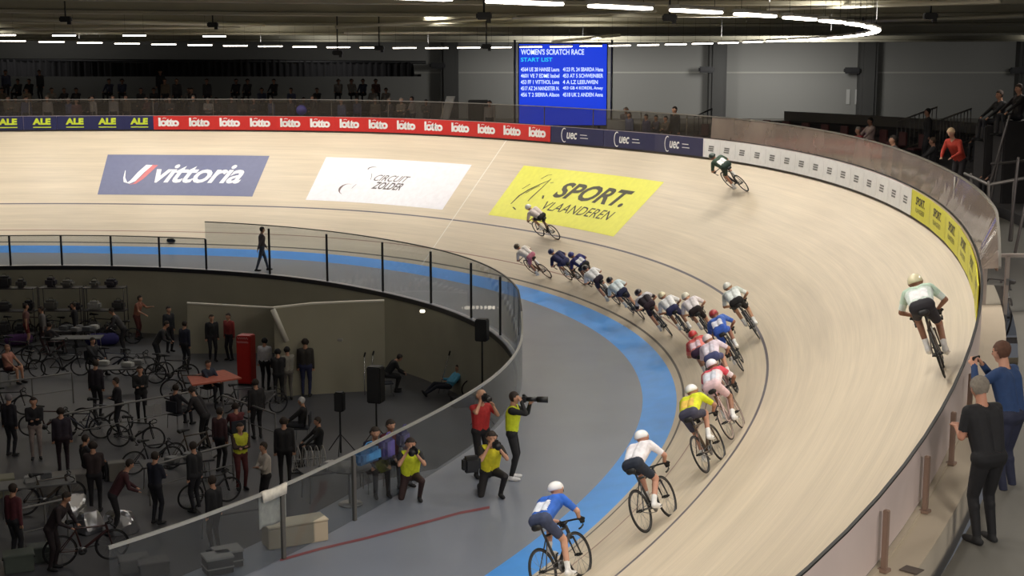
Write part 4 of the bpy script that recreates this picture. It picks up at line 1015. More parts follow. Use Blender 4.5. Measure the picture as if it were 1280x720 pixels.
ORD = ['first', 'second', 'third', 'fourth', 'fifth', 'sixth', 'seventh', 'eighth', 'ninth', 'tenth', 'eleventh', 'twelfth', 'thirteenth', 'fourteenth', 'fifteenth', 'sixteenth', 'seventeenth', 'eighteenth', 'nineteenth', 'twentieth', 'twenty-first', 'twenty-second', 'twenty-third', 'twenty-fourth', 'twenty-fifth', 'twenty-sixth', 'twenty-seventh', 'twenty-eighth']
for i, (ph, k, key, c) in enumerate(sorted(spect, key=lambda s: -s[0])):
    p = tier(ph, k); dz = -.04 if key == 'sit' else 0
    person(key, (p.x, p.y, p.z + dz), math.degrees(ph) + 180 + R_.uniform(-25, 25), '%s spectator in %s on the dark stand, %s from its left end' % ('seated' if key == 'sit' else 'standing', CN[c], ORD[i]), .98, shirt=c, hair=R_.choice([(44, 34, 28), (120, 112, 106), (70, 54, 40), (24, 22, 22)]), body=(168, 124, 102))
p = OUT(ph_of_x(1197, 1.5), 1.5, .32)
person('lean', p, 215, 'spectator in bright orange-red jacket leaning behind the tall screen at right', .98, shirt=(186, 62, 46), trousers=(40, 36, 40), hair=(206, 176, 140), body=(206, 158, 132))
stepm = mat('dark_step', (44, 42, 42), .8)
o = obj('viewing_step', MB().box((0, 0, -.1), (1.2, 1.6, .50), Matrix.Rotation(-.235, 3, 'Z')), stepm, loc=p + V3((0, 0, -.16))); tag(o, 'dark viewing step under the spectator in the orange-red jacket', 'step')
person('stand', OUT(.075, .95, -.2), 190, 'person in dark grey seen dimly through the tall screen above the last white boards', shirt=(82, 74, 72), trousers=(56, 50, 50))
# stair railings with upright bars
for k, (xa, ya, xb, yb, Y, lb) in enumerate(((1122, 152, 1171, 134, 46, 'sloping stair railing with many upright bars at the stand, left one'), (1176, 150, 1214, 136, 44, 'sloping stair railing with many upright bars at the stand, right one'), (868, 146, 890, 136, 56, 'short dark stair railing on the wall side right of the standing group'))):
    a, b = atY(xa, ya, Y), atY(xb, yb, Y); root = empty('stair_railing', a, 0, lb, 'railing'); bm_ = mat('railing_grey', (104, 102, 98), .5, .4) if k < 2 else blackm
    mb = MB(); mb.caps((0, 0, 0), b - a, .03, .03, 6); obj('handrail', mb, bm_, root); n = 9 if k < 2 else 4
    for i in range(n + 1):
        q = (b - a) * (i / n); mb = MB(); mb.caps(q, q - V3((0, 0, 1.0)), .016, .016, 5, False); obj('bar', mb, bm_, root)
    mb = MB(); mb.caps((0, 0, -1.0), b - a - V3((0, 0, 1.0)), .025, .025, 6); obj('bottom_rail', mb, bm_, root)
# steel rails and poles behind the tall screen at far right
pm = mat('dull_steel', (110, 106, 104), .45, .6)
def pole_thing(nm, pts, lab, cat, r=.035, m=pm):
    root = empty(nm, pts[0][0], 0, lab, cat)
    for a, b in pts:
        mb = MB(); mb.caps(V3(a) - root.location, V3(b) - root.location, r, r, 8); obj('tube', mb, m, root)
    return root
A = lambda x, y, Y: atY(x, y, Y)
pole_thing('guard_rail', [(A(1206, 217, 30), A(1236, 231, 28)), (A(1236, 228, 28), A(1236, 262, 28)), (A(1214, 218, 29.5), A(1214, 238, 29.5)), (A(1236, 231, 28), A(1285, 222, 28)), (A(1268, 225, 28), A(1264, 300, 28))], 'pale grey guard rail with posts behind the end of the tall screen', 'railing')
pole_thing('scaffold', [(A(1262, 145, 30), A(1238, 228, 30)), (A(1250, 190, 30), A(1236, 262, 30)), (A(1273, 198, 27), A(1262, 300, 27)), (A(1283, 250, 26), A(1268, 320, 26)), (A(1240, 205, 30), A(1290, 200, 30))], 'leaning dark steel tubes at the right edge above the gate', 'scaffold', .03, mat('dark_steel', (76, 72, 72), .5, .5))
for i, (x, y, Y, c, lb, key, hh) in enumerate(((1246, 176, 36, (26, 26, 30), 'seated spectator in black high up beside the leaning steel tubes', 'sit', 2.2), (1270, 170, 35, (34, 30, 32), 'seated spectator in black at the very top right beside the wall', 'sit', 2.2))):
    p = A(x, y, Y); person(key, p, 190, lb, 1.0, shirt=c, hair=(60, 46, 40))
    q = empty('dark_riser', (p.x, p.y, p.z), 0, 'dark riser under the %s spectator at the right edge' % ('left seated', 'right seated')[i], 'riser'); h_ = p.z - 3.4 + .42; off = .42
    mb = MB(); mb.box((0, 0, off - h_ / 2 - .02), (.9, .8, h_), bev=.03); obj('block', mb, tm, q)
mb = MB(); mb.box((0, 0, 0), (5, 14, 2.4), bev=.05); o = obj('stand_flank', mb, mat('very_dark_panel', (30, 29, 31), .85), loc=(21.5, 33, 5.58)); tag(o, 'tall very dark panelled flank of the stand at right edge', 'panel')

# ---- far rim spectators behind the boards
rng = random.Random(5)
xs = [12, 34, 62, 88, 97, 118, 143, 160, 185, 214, 243, 262, 291, 318, 341, 365, 392, 428, 447, 470, 488, 503, 517, 533, 612, 782]
cols_ = [((44, 44, 50), 'charcoal'), ((120, 116, 116), 'light grey'), ((30, 30, 34), 'black'), ((74, 40, 46), 'dark wine'), ((58, 64, 96), 'slate blue'), ((84, 76, 66), 'olive brown')]
phx = {}
for i, x in enumerate(xs):
    dr = 1.2 + rng.random() * 2.4; ph = ph_of_x(x, dr); c, cn = cols_[rng.randrange(6)]
    key = rng.choice(['stand', 'fold', 'stand']) if x < 480 or x > 600 else 'fold'
    n = len(xs) - 1 - i
    lb = '%s spectator behind the far rim boards, %s leftwards from the blue screen' % (cn, ORD[n - 1]) if x < 640 else '%s spectator just right of the blue screen' % cn
    person(key, OUT(ph, dr, -.2), math.degrees(ph) + 180 + rng.uniform(-40, 40), lb, rng.uniform(.93, 1.03), shirt=c, hair=rng.choice([(44, 34, 28), (110, 100, 92), (30, 26, 24)]), body=(150, 112, 94))
for x, dr, key, c, lb, s in ((787, 1.3, 'stand', (92, 96, 120), 'spectator in slate blue left of the group by the pale wall', .88), (808, 1.3, 'stand', (58, 56, 84), 'spectator in dark violet second in the group by the pale wall', .86), (820, 1.6, 'fold', (60, 56, 72), 'spectator in dull mauve third in the group by the pale wall', .84), (832, 1.0, 'fold', (80, 70, 60), 'spectator in brown fourth in the group by the pale wall', .86), (843, 1.2, 'stand', (22, 24, 26), 'tallest spectator in black at the right of the group by the pale wall', 1.06)):
    ph = ph_of_x(x, dr); person(key, OUT(ph, dr, -.2), math.degrees(ph) + 180, lb, s, shirt=c)
# things behind the far rim
p = OUT(ph_of_x(598, 3), 3, -.2); o = obj('black_cabinet', MB().box((0, 0, .85), (.9, .6, 1.7), bev=.03), blackm, loc=p); tag(o, 'black upright cabinet behind the red boards left of the blue screen', 'cabinet')
p = OUT(ph_of_x(553, 2.2), 2.2, -.2)
root = empty('rollup_banner', p, 0, 'tilted pale roll-up banner behind the red boards', 'banner'); mb = MB(); mb.grid([[V3((-.3 + .4 * i / 4 + .5 * j / 6, .03 * math.sin(i), .15 + 1.7 * j / 6)) for i in range(5)] for j in range(7)]); o = obj('fabric', mb, mat('pale_fabric', (140, 140, 140), .8), root); sm_ = o.modifiers.new('t', 'SOLIDIFY'); sm_.thickness = .02
mb = MB(); mb.box((-.1, 0, .07), (.6, .2, .14), bev=.02); obj('base', mb, steel, root)
p = OUT(ph_of_x(377, 1.0), 1.0, -.2); root = empty('round_sign', p, 0, 'round violet-blue disc sign behind the red boards', 'sign'); mb = MB(); mb.cyl((0, 0, 1.15), (0, .04, 1.15), .24, 24); obj('disc', mb, paint((70, 66, 170)), root); mb = MB(); mb.caps((0, .03, 0), (0, .03, 1.0), .02, .02, 6, False); obj('stick', mb, steel, root)
p = OUT(ph_of_x(775, 1.6), 1.6, -.2); root = empty('equipment_trolley', p, 0, 'pale grey equipment trolley right of the blue screen', 'trolley'); mb = MB(); mb.box((0, 0, .95), (1.0, .6, .5), bev=.04); obj('cabinet', mb, mat('trolley_grey', (142, 142, 140)), root)
for q in (-1, 1):
    mb = MB(); mb.box((.42 * q, 0, .38), (.06, .5, .68)); obj('leg', mb, blackm, root)

# ================================================================== THE PIT
# loudspeakers on poles
def speaker(px, py, h, bw, bh, label, z=PZ, tripod=True):
    P = atz(px, py, z); root = empty('loudspeaker_stand', P, 0, label + ' pole', 'stand'); mb = MB(); mb.caps((0, 0, .02), (0, 0, h - bh - .03), .03, .025, 8); obj('pole', mb, blackm, root)
    for k in range(3):
        a = 2 * pi * k / 3 + .5; mb = MB(); mb.caps((0, 0, .55), (.42 * math.cos(a), .42 * math.sin(a), .015), .014, .014, 6); obj('leg', mb, blackm, root)
    r2 = empty('loudspeaker', P + V3((0, 0, h - bh / 2)), -.3, label, 'speaker'); mb = MB(); mb.box((0, 0, 0), (bw, bw * .9, bh), bev=.03); obj('cabinet', mb, blackm, r2)
    mb = MB(); mb.box((0, -bw * .46, 0), (bw * .88, .02, bh * .92), bev=.005); obj('grille', mb, mat('speaker_grille', (38, 38, 40), .7), r2)
speaker(603, 534, 3.3, .36, .66, 'black loudspeaker high against the pit wall at right')
speaker(471, 556, 2.3, .42, 1.05, 'tall black covered loudspeaker in the middle of the pit')
speaker(426, 566, 1.75, .26, .55, 'small black covered loudspeaker left of the tall covered one')
# red drinks fridge
P = atz(309, 480, PZ); root = empty('drinks_fridge', P, -.2, 'bright red drinks fridge with pale script in the pit', 'fridge'); rm = paint((170, 34, 30))
obj('cabinet', MB().box((0, 0, .88), (.5, .5, 1.66), bev=.03), rm, root); obj('door', MB().box((0, -.26, .82), (.46, .03, 1.4), bev=.01), paint((186, 40, 32)), root)
for z, n in ((1.64, 5), (1.50, 7)):
    st_ = stroke([(-.2 + .4 * i / (n * 4), z + .035 * math.sin(i * pi / 2.0)) for i in range(n * 4 + 1)], .022); mb = MB(); mb.add([(x, -.282, y) for x, y in st_[0]], st_[1]); obj('script_mark', mb, paint((206, 150, 150)), root)
obj('base', MB().box((0, 0, .03), (.46, .46, .06)), blackm, root)
# people in the pit
S = lambda *a, **k: person(*a, **k)
def pit(key, px, py, yaw, lb, s=1.0, z=PZ, **c): return person(key, atz(px, py, z), yaw, lb, s, **c)
pit('reach', 172, 424, -10, 'bare-armed person in tan and red stretching an arm right near the pit wall', shirt=(150, 96, 78), trousers=(84, 38, 36))
pit('shorts', 34, 436, 20, 'person in wine-red shorts standing among bicycles at far left of the pit', shirt=(120, 84, 80), trousers=(110, 36, 36))
pit('stand', 56, 440, 200, 'person in grey standing beside the one in wine-red shorts', shirt=(110, 106, 104), trousers=(60, 40, 42))
pit('stand', 266, 452, -60, 'person in black with dark cap standing left of the red-shirted one', shirt=(26, 26, 30))
pit('stand', 288, 450, 240, 'person in dull red shirt near the end of the pale coping', shirt=(140, 50, 48), trousers=(40, 36, 42))
pit('stand', 332, 487, 80, 'person in white jersey seen from behind right of the red fridge', shirt=(178, 176, 178), trousers=(34, 34, 38), hair=(24, 22, 24))
pit('fold', 349, 503, 100, 'person in black coat right behind the white jersey', shirt=(30, 28, 30), trousers=(30, 28, 30), hair=(24, 22, 24))
pit('fold', 361, 500, 120, 'person in pale top half hidden behind the black coat', shirt=(130, 126, 116), trousers=(96, 90, 84), hair=(24, 22, 24))
pit('stand', 383, 496, 90, 'tall man in dark shirt and navy trousers alone before the ramp wall', 1.10, shirt=(44, 40, 36), trousers=(38, 42, 74))
pit('bend', 483, 490, 15, 'person in black bending forward beside the tall covered loudspeaker', shirt=(20, 20, 24), trousers=(22, 22, 26))
r_ = pit('recline', 560, 494, 205, 'person in light blue top reclining with legs stretched left', shirt=(96, 172, 206), trousers=(34, 36, 48))
pit('bare', 12, 478, -20, 'bare-armed person in salmon vest sitting at the left edge', shirt=(176, 120, 104), trousers=(72, 30, 32), hair=(130, 96, 80))
pit('stand', 14, 570, 70, 'grey-haired person in black at the left edge below the railing', shirt=(40, 38, 46), hair=(130, 124, 128))
pit('fold', 46, 574, -70, 'person in black top and beige trousers beside the grey-haired one', shirt=(26, 24, 30), trousers=(140, 126, 122))
pit('stand', 80, 590, 110, 'person in dark plum standing right of the beige trousers', shirt=(42, 34, 46), trousers=(38, 24, 32))
pit('lean', 143, 668, 20, 'person in dark maroon top leaning over silver foil', shirt=(64, 30, 36), trousers=(30, 28, 32))
pit('fold', 196, 655, 60, 'person in navy with back turned by the slanting railing', shirt=(30, 32, 46), trousers=(26, 26, 34))
pit('vest', 302, 612, -60, 'person in yellow bib and maroon trousers beside the slanting railing', shirt=(60, 44, 40), trousers=(84, 36, 38), vest=(190, 190, 50))
pit('fold', 334, 640, 210, 'person in off-white shirt near the hanging white cloth', shirt=(186, 176, 166), trousers=(36, 34, 36))
pit('stand', 357, 608, 100, 'broad person in black jacket between yellow bib and wheel rack', 1.04, shirt=(28, 26, 28), trousers=(28, 26, 28))
pit('stand', 246, 640, 150, 'person in black standing behind the near pale rail', shirt=(28, 28, 32))
pit('stand', 232, 462, 60, 'person in dark navy standing left of the orange mat', shirt=(34, 36, 52))
pit('lean', 196, 462, 0, 'person in charcoal leaning over a bicycle in mid pit', shirt=(44, 44, 46))
pit('sit', 118, 468, -30, 'seated person in dark grey beside the folding tables', shirt=(50, 50, 54))
pit('stand', 20, 702, 60, 'person in dark red at the bottom left corner', shirt=(84, 36, 44))
pit('lean', 66, 712, -10, 'person in black bending over crates at bottom left', shirt=(40, 30, 34), trousers=(36, 26, 30))
pit('sit', 262, 500, -40, 'seated person in slate under the orange mat', shirt=(48, 54, 70))
pit('sit', 378, 552, 180, 'seated person in black with white cap below the navy trousers', shirt=(28, 26, 28), hair=(190, 188, 186))
pit('sit', 222, 534, 60, 'seated person in charcoal behind the white sheets', shirt=(44, 42, 48))
pit('fold', 150, 545, 200, 'person in near-black in the middle of the pit by the railing', shirt=(30, 28, 34))
pit('sit', 296, 560, 120, 'seated person in wine behind the yellow bib', shirt=(96, 40, 44))
# folding chairs
def chair(loc, yaw, lb, m, tpl=None):
    if tpl is None:
        r = empty('folding_chair'); obj('seat', MB().box((0, 0, .42), (.42, .44, .04), bev=.01), m, r); obj('backrest', MB().box((-.23, 0, .68), (.04, .42, .34), bev=.01), m, r)
        for x in (-.18, .18):
            for y in (-.2, .2): mb = MB(); mb.caps((x, y, .40), (x * 1.15, y, .012), .012, .012, 6); obj('leg', mb, steel, r)
    else: r = copy_tree(tpl)
    r.location = loc; r.rotation_euler = (0, 0, math.radians(yaw)); tag(r, lb, 'chair'); return r
ch0 = None
for px, py, yaw, lb in ((565, 492, 205, 'folding chair under the reclining person in light blue'), (12, 478, -20, 'folding chair under the bare-armed person at left edge'), (118, 468, -30, 'folding chair under the seated person by the folding tables'), (262, 500, -40, 'folding chair under the slate-clad seated person'),
                        (378, 552, 180, 'folding chair under the white-capped seated person'), (222, 534, 60, 'folding chair behind the white sheets'), (296, 560, 120, 'folding chair under the wine-red seated person'), (483, 494, 15, 'folding chair beneath the person bending forward')):
    c_ = chair(atz(px, py, PZ), yaw, lb, mat('chair_fabric', (40, 42, 50), .8), ch0); ch0 = ch0 or c_
# trestle tables with goods
def table(px, py, yaw, lb, top, L=1.8, tpl=None, z=PZ):
    r = empty('folding_table', atz(px, py, z), math.radians(yaw), lb, 'table'); obj('tabletop', MB().box((0, 0, .73), (L, .75, .04), bev=.01), top, r)
    for x in (-1, 1):
        for y in (-.3, .3): mb = MB(); mb.caps((x * L * .42, y, .71), (x * L * .44, y, .015), .016, .016, 6); obj('leg', mb, steel, r)
    return r
tw = mat('grey_tabletop', (96, 96, 96), .5); td_ = mat('dark_tabletop', (54, 54, 58), .5)
TB = [(98, 446, 4, 'grey folding table with white boxes left of the violet bag', tw), (150, 486, 8, 'dark folding table in front of the second railing', td_), (48, 640, 20, 'grey folding table at left below the beige trousers', tw), (222, 610, 25, 'dark folding table beside the slanting railing', td_), (92, 436, 0, 'dark folding table against the far pit wall', td_), (420, 620, 28, 'dark folding table behind the near rail', td_), (300, 672, 28, 'long dark table behind the bright near rail', td_)]
for t in TB: table(*t)
def item(nm, cat, lb, px, py, z, mb, m, yaw=0, group=None):
    o = obj(nm, mb, m, loc=atz(px, py, z)); o.rotation_euler = (0, 0, yaw); return tag(o, lb, cat, group)
tz = PZ + .75
rr = random.Random(9)
for i, (px, py) in enumerate(((80, 412), (95, 414), (110, 413), (118, 411), (86, 411), (99, 411), (130, 456), (160, 458), (172, 455), (40, 602), (58, 597), (215, 578), (235, 573), (405, 588), (415, 584))):
    c = rr.choice([(170, 170, 168), (120, 120, 120), (190, 188, 184), (90, 92, 96)])
    mb = MB(); mb.box((0, 0, .07), (rr.uniform(.2, .4), .24, .14), bev=.02); mb.box((0, 0, .145), (.18, .25, .012))
    item('storage_box', 'box', 'small pale box on a folding table in the pit', px, py, tz, mb, mat('box_%d' % c[0], c, .6), rr.uniform(-.5, .5), 'small boxes on the pit tables')
root = empty('kit_bag', atz(128, 432, PZ), .2, 'violet-blue kit bag on the floor near the grey table', 'bag'); mb = MB(); mb.caps((-.4, 0, .25), (.4, 0, .25), .24, .24, 14); obj('body', mb, cloth((48, 44, 104)), root); mb = MB(); mb.path([(-.2, -.05, .46), (-.15, -.1, .62), (.15, -.1, .62), (.2, -.05, .46)], .015, 6); obj('strap', mb, blackm, root)
root = empty('kit_bag', atz(24, 432, PZ), .4, 'purple kit bag at far left of the pit', 'bag'); mb = MB(); mb.caps((-.3, 0, .24), (.3, 0, .24), .23, .23, 14); obj('body', mb, cloth((76, 40, 92)), root); mb = MB(); mb.path([(-.2, -.05, .45), (-.15, -.1, .6), (.15, -.1, .6), (.2, -.05, .45)], .015, 6); obj('strap', mb, blackm, root)
# orange mat draped over a trestle
a, b, c, d = atz(234, 470, PZ + .8), atz(280, 462, PZ + .8), atz(302, 472, PZ + .8), atz(240, 481, PZ + .8)
root = empty('orange_mat', (a + c) / 2, 0, 'dull orange mat lying over a trestle in mid pit', 'mat'); mb = MB(); o_ = root.location
mb.add([p - o_ for p in (a, b, c, d)] + [p - o_ - V3((0, 0, .05)) for p in (a, b, c, d)], [(0, 1, 2, 3), (7, 6, 5, 4), (0, 4, 5, 1), (1, 5, 6, 2), (2, 6, 7, 3), (3, 7, 4, 0)]); obj('sheet', mb, mat('orange_mat', (186, 98, 76), .7, noise=.1), root)
for k, p in enumerate((a, b, c, d)):
    mb = MB(); q = (p - o_) * .85; mb.caps((q.x, q.y, -.06), (q.x, q.y, -.79), .02, .02, 6); obj('leg', mb, steel, root)
# railings (crowd barriers)
def crowd_rail(xa, ya, xb, yb, lb, h=1.0, m=None, bars=True, z=PZ):
    m = m or mat('pit_railing', (120, 118, 116), .5, .3); a, b = atz(xa, ya, z), atz(xb, yb, z); root = empty('railing', a, 0, lb, 'railing'); d = b - a; n = max(2, int(d.length / 1.6))
    mb = MB(); mb.caps((0, 0, h), d + V3((0, 0, h)), .03, .03, 8); obj('handrail', mb, m, root)
    mb = MB(); mb.caps((0, 0, h * .45), d + V3((0, 0, h * .45)), .015, .015, 6); obj('middle_rail', mb, m, root)
    for i in range(n + 1): q = d * (i / n); mb = MB(); mb.caps(q + V3((0, 0, .015)), q + V3((0, 0, h)), .025, .025, 6); obj('post', mb, m, root)
crowd_rail(-10, 519, 92, 504, 'dim grey railing at far left under the salmon vest'); crowd_rail(80, 561, 240, 530, 'dim grey railing across the middle of the pit'); crowd_rail(188, 632, 292, 601, 'slanting grey railing beside the yellow bib')
crowd_rail(280, 535, 345, 560, 'dark railing running down right of the orange mat'); crowd_rail(30, 690, 86, 676, 'pale railing at the lower left beside silver foil')
o = None
for k, (px, py) in enumerate(((189, 505), (199, 503))):
    P = atz(px, py + 44, PZ); P.z = PZ + .98; P.y -= .06; mb = MB(); mb.box((0, 0, -.12), (.22, .012, .32), bev=.004); o = obj('paper_sheet', mb, mat('grey_paper', (170, 168, 166), .7), loc=P); tag(o, '%s of the two pale sheets hung on the middle railing' % ('left' if k == 0 else 'right'), 'sheet')
# parked bicycles
bk = [(18, 424, 10), (44, 422, 0), (70, 424, 170), (100, 423, 10), (126, 424, 0), (150, 430, 190), (66, 452, 20), (140, 470, 5), (165, 468, 12), (188, 474, 180), (215, 480, 8), (60, 545, 10), (104, 548, 185), (128, 540, 0), (190, 590, 30), (262, 632, 35), (108, 704, 25), (606, 497, 20), (330, 520, 40), (20, 455, 0)]
plc = ['near the far wall, first from the left edge', 'near the far wall, second from left', 'near the far wall, third from left', 'under the far table end', 'below the far wall left of the violet bag', 'right of the cluster by the far wall', 'left of the grey table', 'in mid pit left', 'in mid pit beside the dark table', 'in mid pit right of the dark table', 'below the charcoal leaning person', 'behind the beige trousers', 'behind the dark plum person', 'under the middle railing', 'by the slanting railing', 'behind the near pale rail', 'among crates at bottom left', 'beside the reclining person', 'under the white jersey person', 'at left edge by the seated bare-armed person']
bcol = [(30, 30, 34), (60, 30, 30), (40, 44, 60), (90, 90, 92), (36, 36, 40)]
for i, ((px, py, yaw), pl) in enumerate(zip(bk, plc)):
    b_ = copy_tree(BIKES[i % 3]); place(b_, frame_matrix(atz(px, py, PZ + .004), (math.cos(math.radians(yaw)), math.sin(math.radians(yaw)), 0), (.06, -.1, 1))); tag(b_, 'parked dark bicycle ' + pl, 'bicycle')
    b_.name = 'bicycle'
    c = bcol[i % 5]; fm = mat('frame_%d_%d_%d' % c, c, .3, coat=.5)
    for ch in b_.children:
        if base(ch) in ('frame', 'fork'): setmat(ch, fm)
# row of spare wheels on a rack
P0 = atz(362, 592, PZ); P1 = atz(408, 588, PZ); root = empty('wheel_rack', P0, 0, 'low dark rack holding spare wheels behind the near rail', 'rack'); mb = MB()
for q in (-.14, .14): mb.caps((0, q, .04), P1 - P0 + V3((0, q, .04)), .02, .02, 6)
for k in range(7): e = (P1 - P0) * (k / 6); mb.caps(e + V3((0, -.14, .04)), e + V3((0, .14, .04)), .012, .012, 5)
obj('frame', mb, blackm, root)
w0 = None
for k in range(6):
    if w0 is None:
        w0 = empty('spare_wheel', (0, 0, 0), 0, 'spare pale-rimmed bicycle wheel standing in the low rack', 'wheel', 'spare wheels in the rack'); r_ = w0
        obj('tyre', MB().torus((0, 0, .36), (1, 0, 0), .325, .014, 40, 8), mat('pale_tyre', (150, 146, 140), .5), r_); obj('hub', MB().caps((-.05, 0, .36), (.05, 0, .36), .022), steel, r_)
        mb = MB()
        for j in range(12): a = 2 * pi * j / 12; mb.caps((0, 0, .36), (0, .32 * math.cos(a), .36 + .32 * math.sin(a)), .0025, .0025, 4, False)
        obj('spokes', mb, steel, r_)
    else: r_ = copy_tree(w0)
    r_.location = P0 + (P1 - P0) * ((k + .5) / 6); r_.rotation_euler = (0, 0, .35)
# silver foil bundles
def foil(px, py, sx, sy, sz, lb, seed):
    bm = bmesh.new(); bmesh.ops.create_icosphere(bm, subdivisions=4, radius=1); r2 = random.Random(seed)
    dirs = [V3((r2.gauss(0, 1), r2.gauss(0, 1), r2.gauss(0, 1))).normalized() for _ in range(26)]
    for v in bm.verts:
        n = v.co.normalized(); s = min(1.15, min(1 / max(.3, n.dot(d_) * 1.25) if n.dot(d_) > .3 else 9 for d_ in dirs)); v.co = V3((n.x * sx * s, n.y * sy * s, max(-.0, n.z) * sz * s + .01))
    me = bpy.data.meshes.new('foil_bundle'); bm.to_mesh(me); bm.free(); me.materials.append(mat('silver_foil', (206, 206, 210), .28, 1, bump=.25, scale=9))
    o = bpy.data.objects.new('foil_bundle', me); COL.objects.link(o); o.location = atz(px, py, PZ); tag(o, lb, 'foil')
foil(84, 650, .55, .4, .75, 'crumpled silver foil bundle left of the maroon top', 3); foil(112, 662, .4, .4, .6, 'crumpled silver foil bundle in front of the maroon top', 8); foil(152, 665, .45, .35, .65, 'crumpled silver foil bundle right of the maroon top', 5)
# crates, cases and cushions
def crate(px, py, d, lb, c, z=PZ, yaw=.4, cat='crate'):
    root = empty('crate' if cat == 'crate' else cat, atz(px, py, z), yaw, lb, cat); m = paint(c, .6)
    obj('body', MB().box((0, 0, d[2] / 2), d, bev=.02), m, root); mb = MB(); mb.box((0, 0, d[2] - .03), (d[0] + .03, d[1] + .03, .05), bev=.01); obj('lid', mb, m, root)
    for q in (-1, 1): obj('handle', MB().box((q * (d[0] / 2 + .02), 0, d[2] * .7), (.03, .16, .04), bev=.008), blackm, root)
crate(24, 712, (.6, .45, .4), 'grey-green crate at the bottom left corner', (84, 92, 84)); crate(52, 700, (.55, .4, .35), 'second grey-green crate beside the corner one', (76, 82, 78))
crate(86, 612, (1.5, .5, .45), 'long pale padded case above the silver foil', (116, 112, 108)); crate(0, 620, (.7, .5, .5), 'pale box heaped at the left edge below the grey-haired person', (130, 128, 110))
crate(168, 712, (.6, .45, .3), 'black flat case with pale lid at the bottom of the pit', (104, 102, 100)); crate(192, 716, (.6, .45, .3), 'grey flat case right of the pale-lidded one', (96, 94, 94))
crate(146, 600, (.4, .3, .5), 'small pale-topped case near the maroon top', (110, 106, 100)); crate(418, 480, (.4, .3, .3), 'small dark case at the foot of the ramp wall', (60, 58, 56)); crate(578, 508, (.7, .4, .35), 'black case beside the reclining person', (34, 34, 36))
# silver crutches and stands by the pit wall
for px, py, dx, lb in ((548, 492, .35, 'slanting silver pole left of the reclining person'), (464, 492, .05, 'upright silver pole beside the bending person'), (456, 494, -.02, 'second upright silver pole at the foot of the wall')):
    a = atz(px, py, PZ); root = empty('silver_pole', a, 0, lb, 'pole'); mb = MB(); mb.caps((0, 0, .02), (dx, .25, 1.25), .018, .018, 8); obj('tube', mb, chrome, root); mb = MB(); mb.caps((dx, .25, 1.25), (dx + .03, .26, 1.36), .03, .03, 8); obj('grip', mb, rubber, root)
# ledge behind the near fence
def lp(px, py): return atz(px, py, 0)
P = lp(372, 680); root = empty('cream_box', P, math.radians(28), 'long cream box on the ledge right behind the near fence post', 'box'); obj('body', MB().box((0, .12, .18), (1.05, .4, .36), bev=.015), mat('cream_card', (186, 172, 150), .7), root); obj('lid', MB().box((0, .12, .375), (1.07, .42, .03), bev=.008), mat('cream_lid', (206, 194, 172), .7), root)
for k, (px, py) in enumerate(((312, 708), (300, 716))):
    P = lp(px, py); root = empty('black_crate', P, .5, ('upper', 'lower')[k] + ' of the black crates with pale rims left of the cream box', 'crate'); obj('body', MB().box((-.3, .2, .14), (.42, .34, .26), bev=.01), blackm, root); mb = MB()
    mb.box((-.3, .2, .28), (.45, .37, .035), bev=.005); obj('rim', mb, mat('pale_rim', (128, 126, 124)), root); obj('rib', MB().box((-.3, .2, .12), (.44, .36, .02)), mat('pale_rim', (128, 126, 124)), root)
root = empty('round_table', pol(fr(-.6) - .55, -.6), 0, 'small round grey table right behind the fence', 'table'); obj('tabletop', MB().cyl((0, 0, .70), (0, 0, .73), .40, 28), mat('grey_tabletop', (96, 96, 96)), root); obj('column', MB().caps((0, 0, .02), (0, 0, .70), .035, .035, 8), steel, root); obj('base', MB().cyl((0, 0, 0), (0, 0, .03), .22, 20), steel, root)
t0 = root.location
def hang(nm, cat, lb, ph, dims, c, z, dr=.09, parts=()):
    P = pol(fr(ph) - dr, ph, z); root = empty(nm, P, ph, lb, cat); obj('body', MB().box((0, 0, 0), dims, bev=min(dims) * .3), cloth(c), root)
    mb = MB(); h = fh(ph) - z; mb.path([(0, -dims[1] * .3, dims[2] * .45), (dr * .5, -dims[1] * .1, h + .06 if h > 0 else .2), (dr * .5, dims[1] * .1, h + .06 if h > 0 else .2), (0, dims[1] * .3, dims[2] * .45)], .012, 6); obj('strap', mb, cloth(c), root)
hang('blue_bag', 'bag', 'light blue bag hanging over the near pale rail', -.602, (.22, .62, .26), (66, 128, 182), 1.02); hang('violet_bag', 'bag', 'violet bag hanging inside the fence right of the blue one', -.566, (.2, .34, .40), (104, 94, 170), .98)
hang('violet_bag', 'bag', 'small violet-grey bag inside the fence near the kneeling photographer', -.535, (.18, .3, .3), (96, 90, 140), 1.0)
for k, (ph, c, lb) in enumerate(((-.553, (34, 30, 52), 'person in navy sitting inside the fence behind the violet bag'), (-.522, (90, 34, 44), 'person in dark red sitting inside the fence left of the kneeling photographer'))):
    p = pol(fr(ph) - .52, ph); person('sit', (p.x, p.y, .0), -70 + 20 * k, lb, .95, shirt=c); chair((p.x, p.y, 0), -70 + 20 * k, 'folding chair inside the fence under the %s person' % ('navy' if k == 0 else 'dark red'), None, ch0)
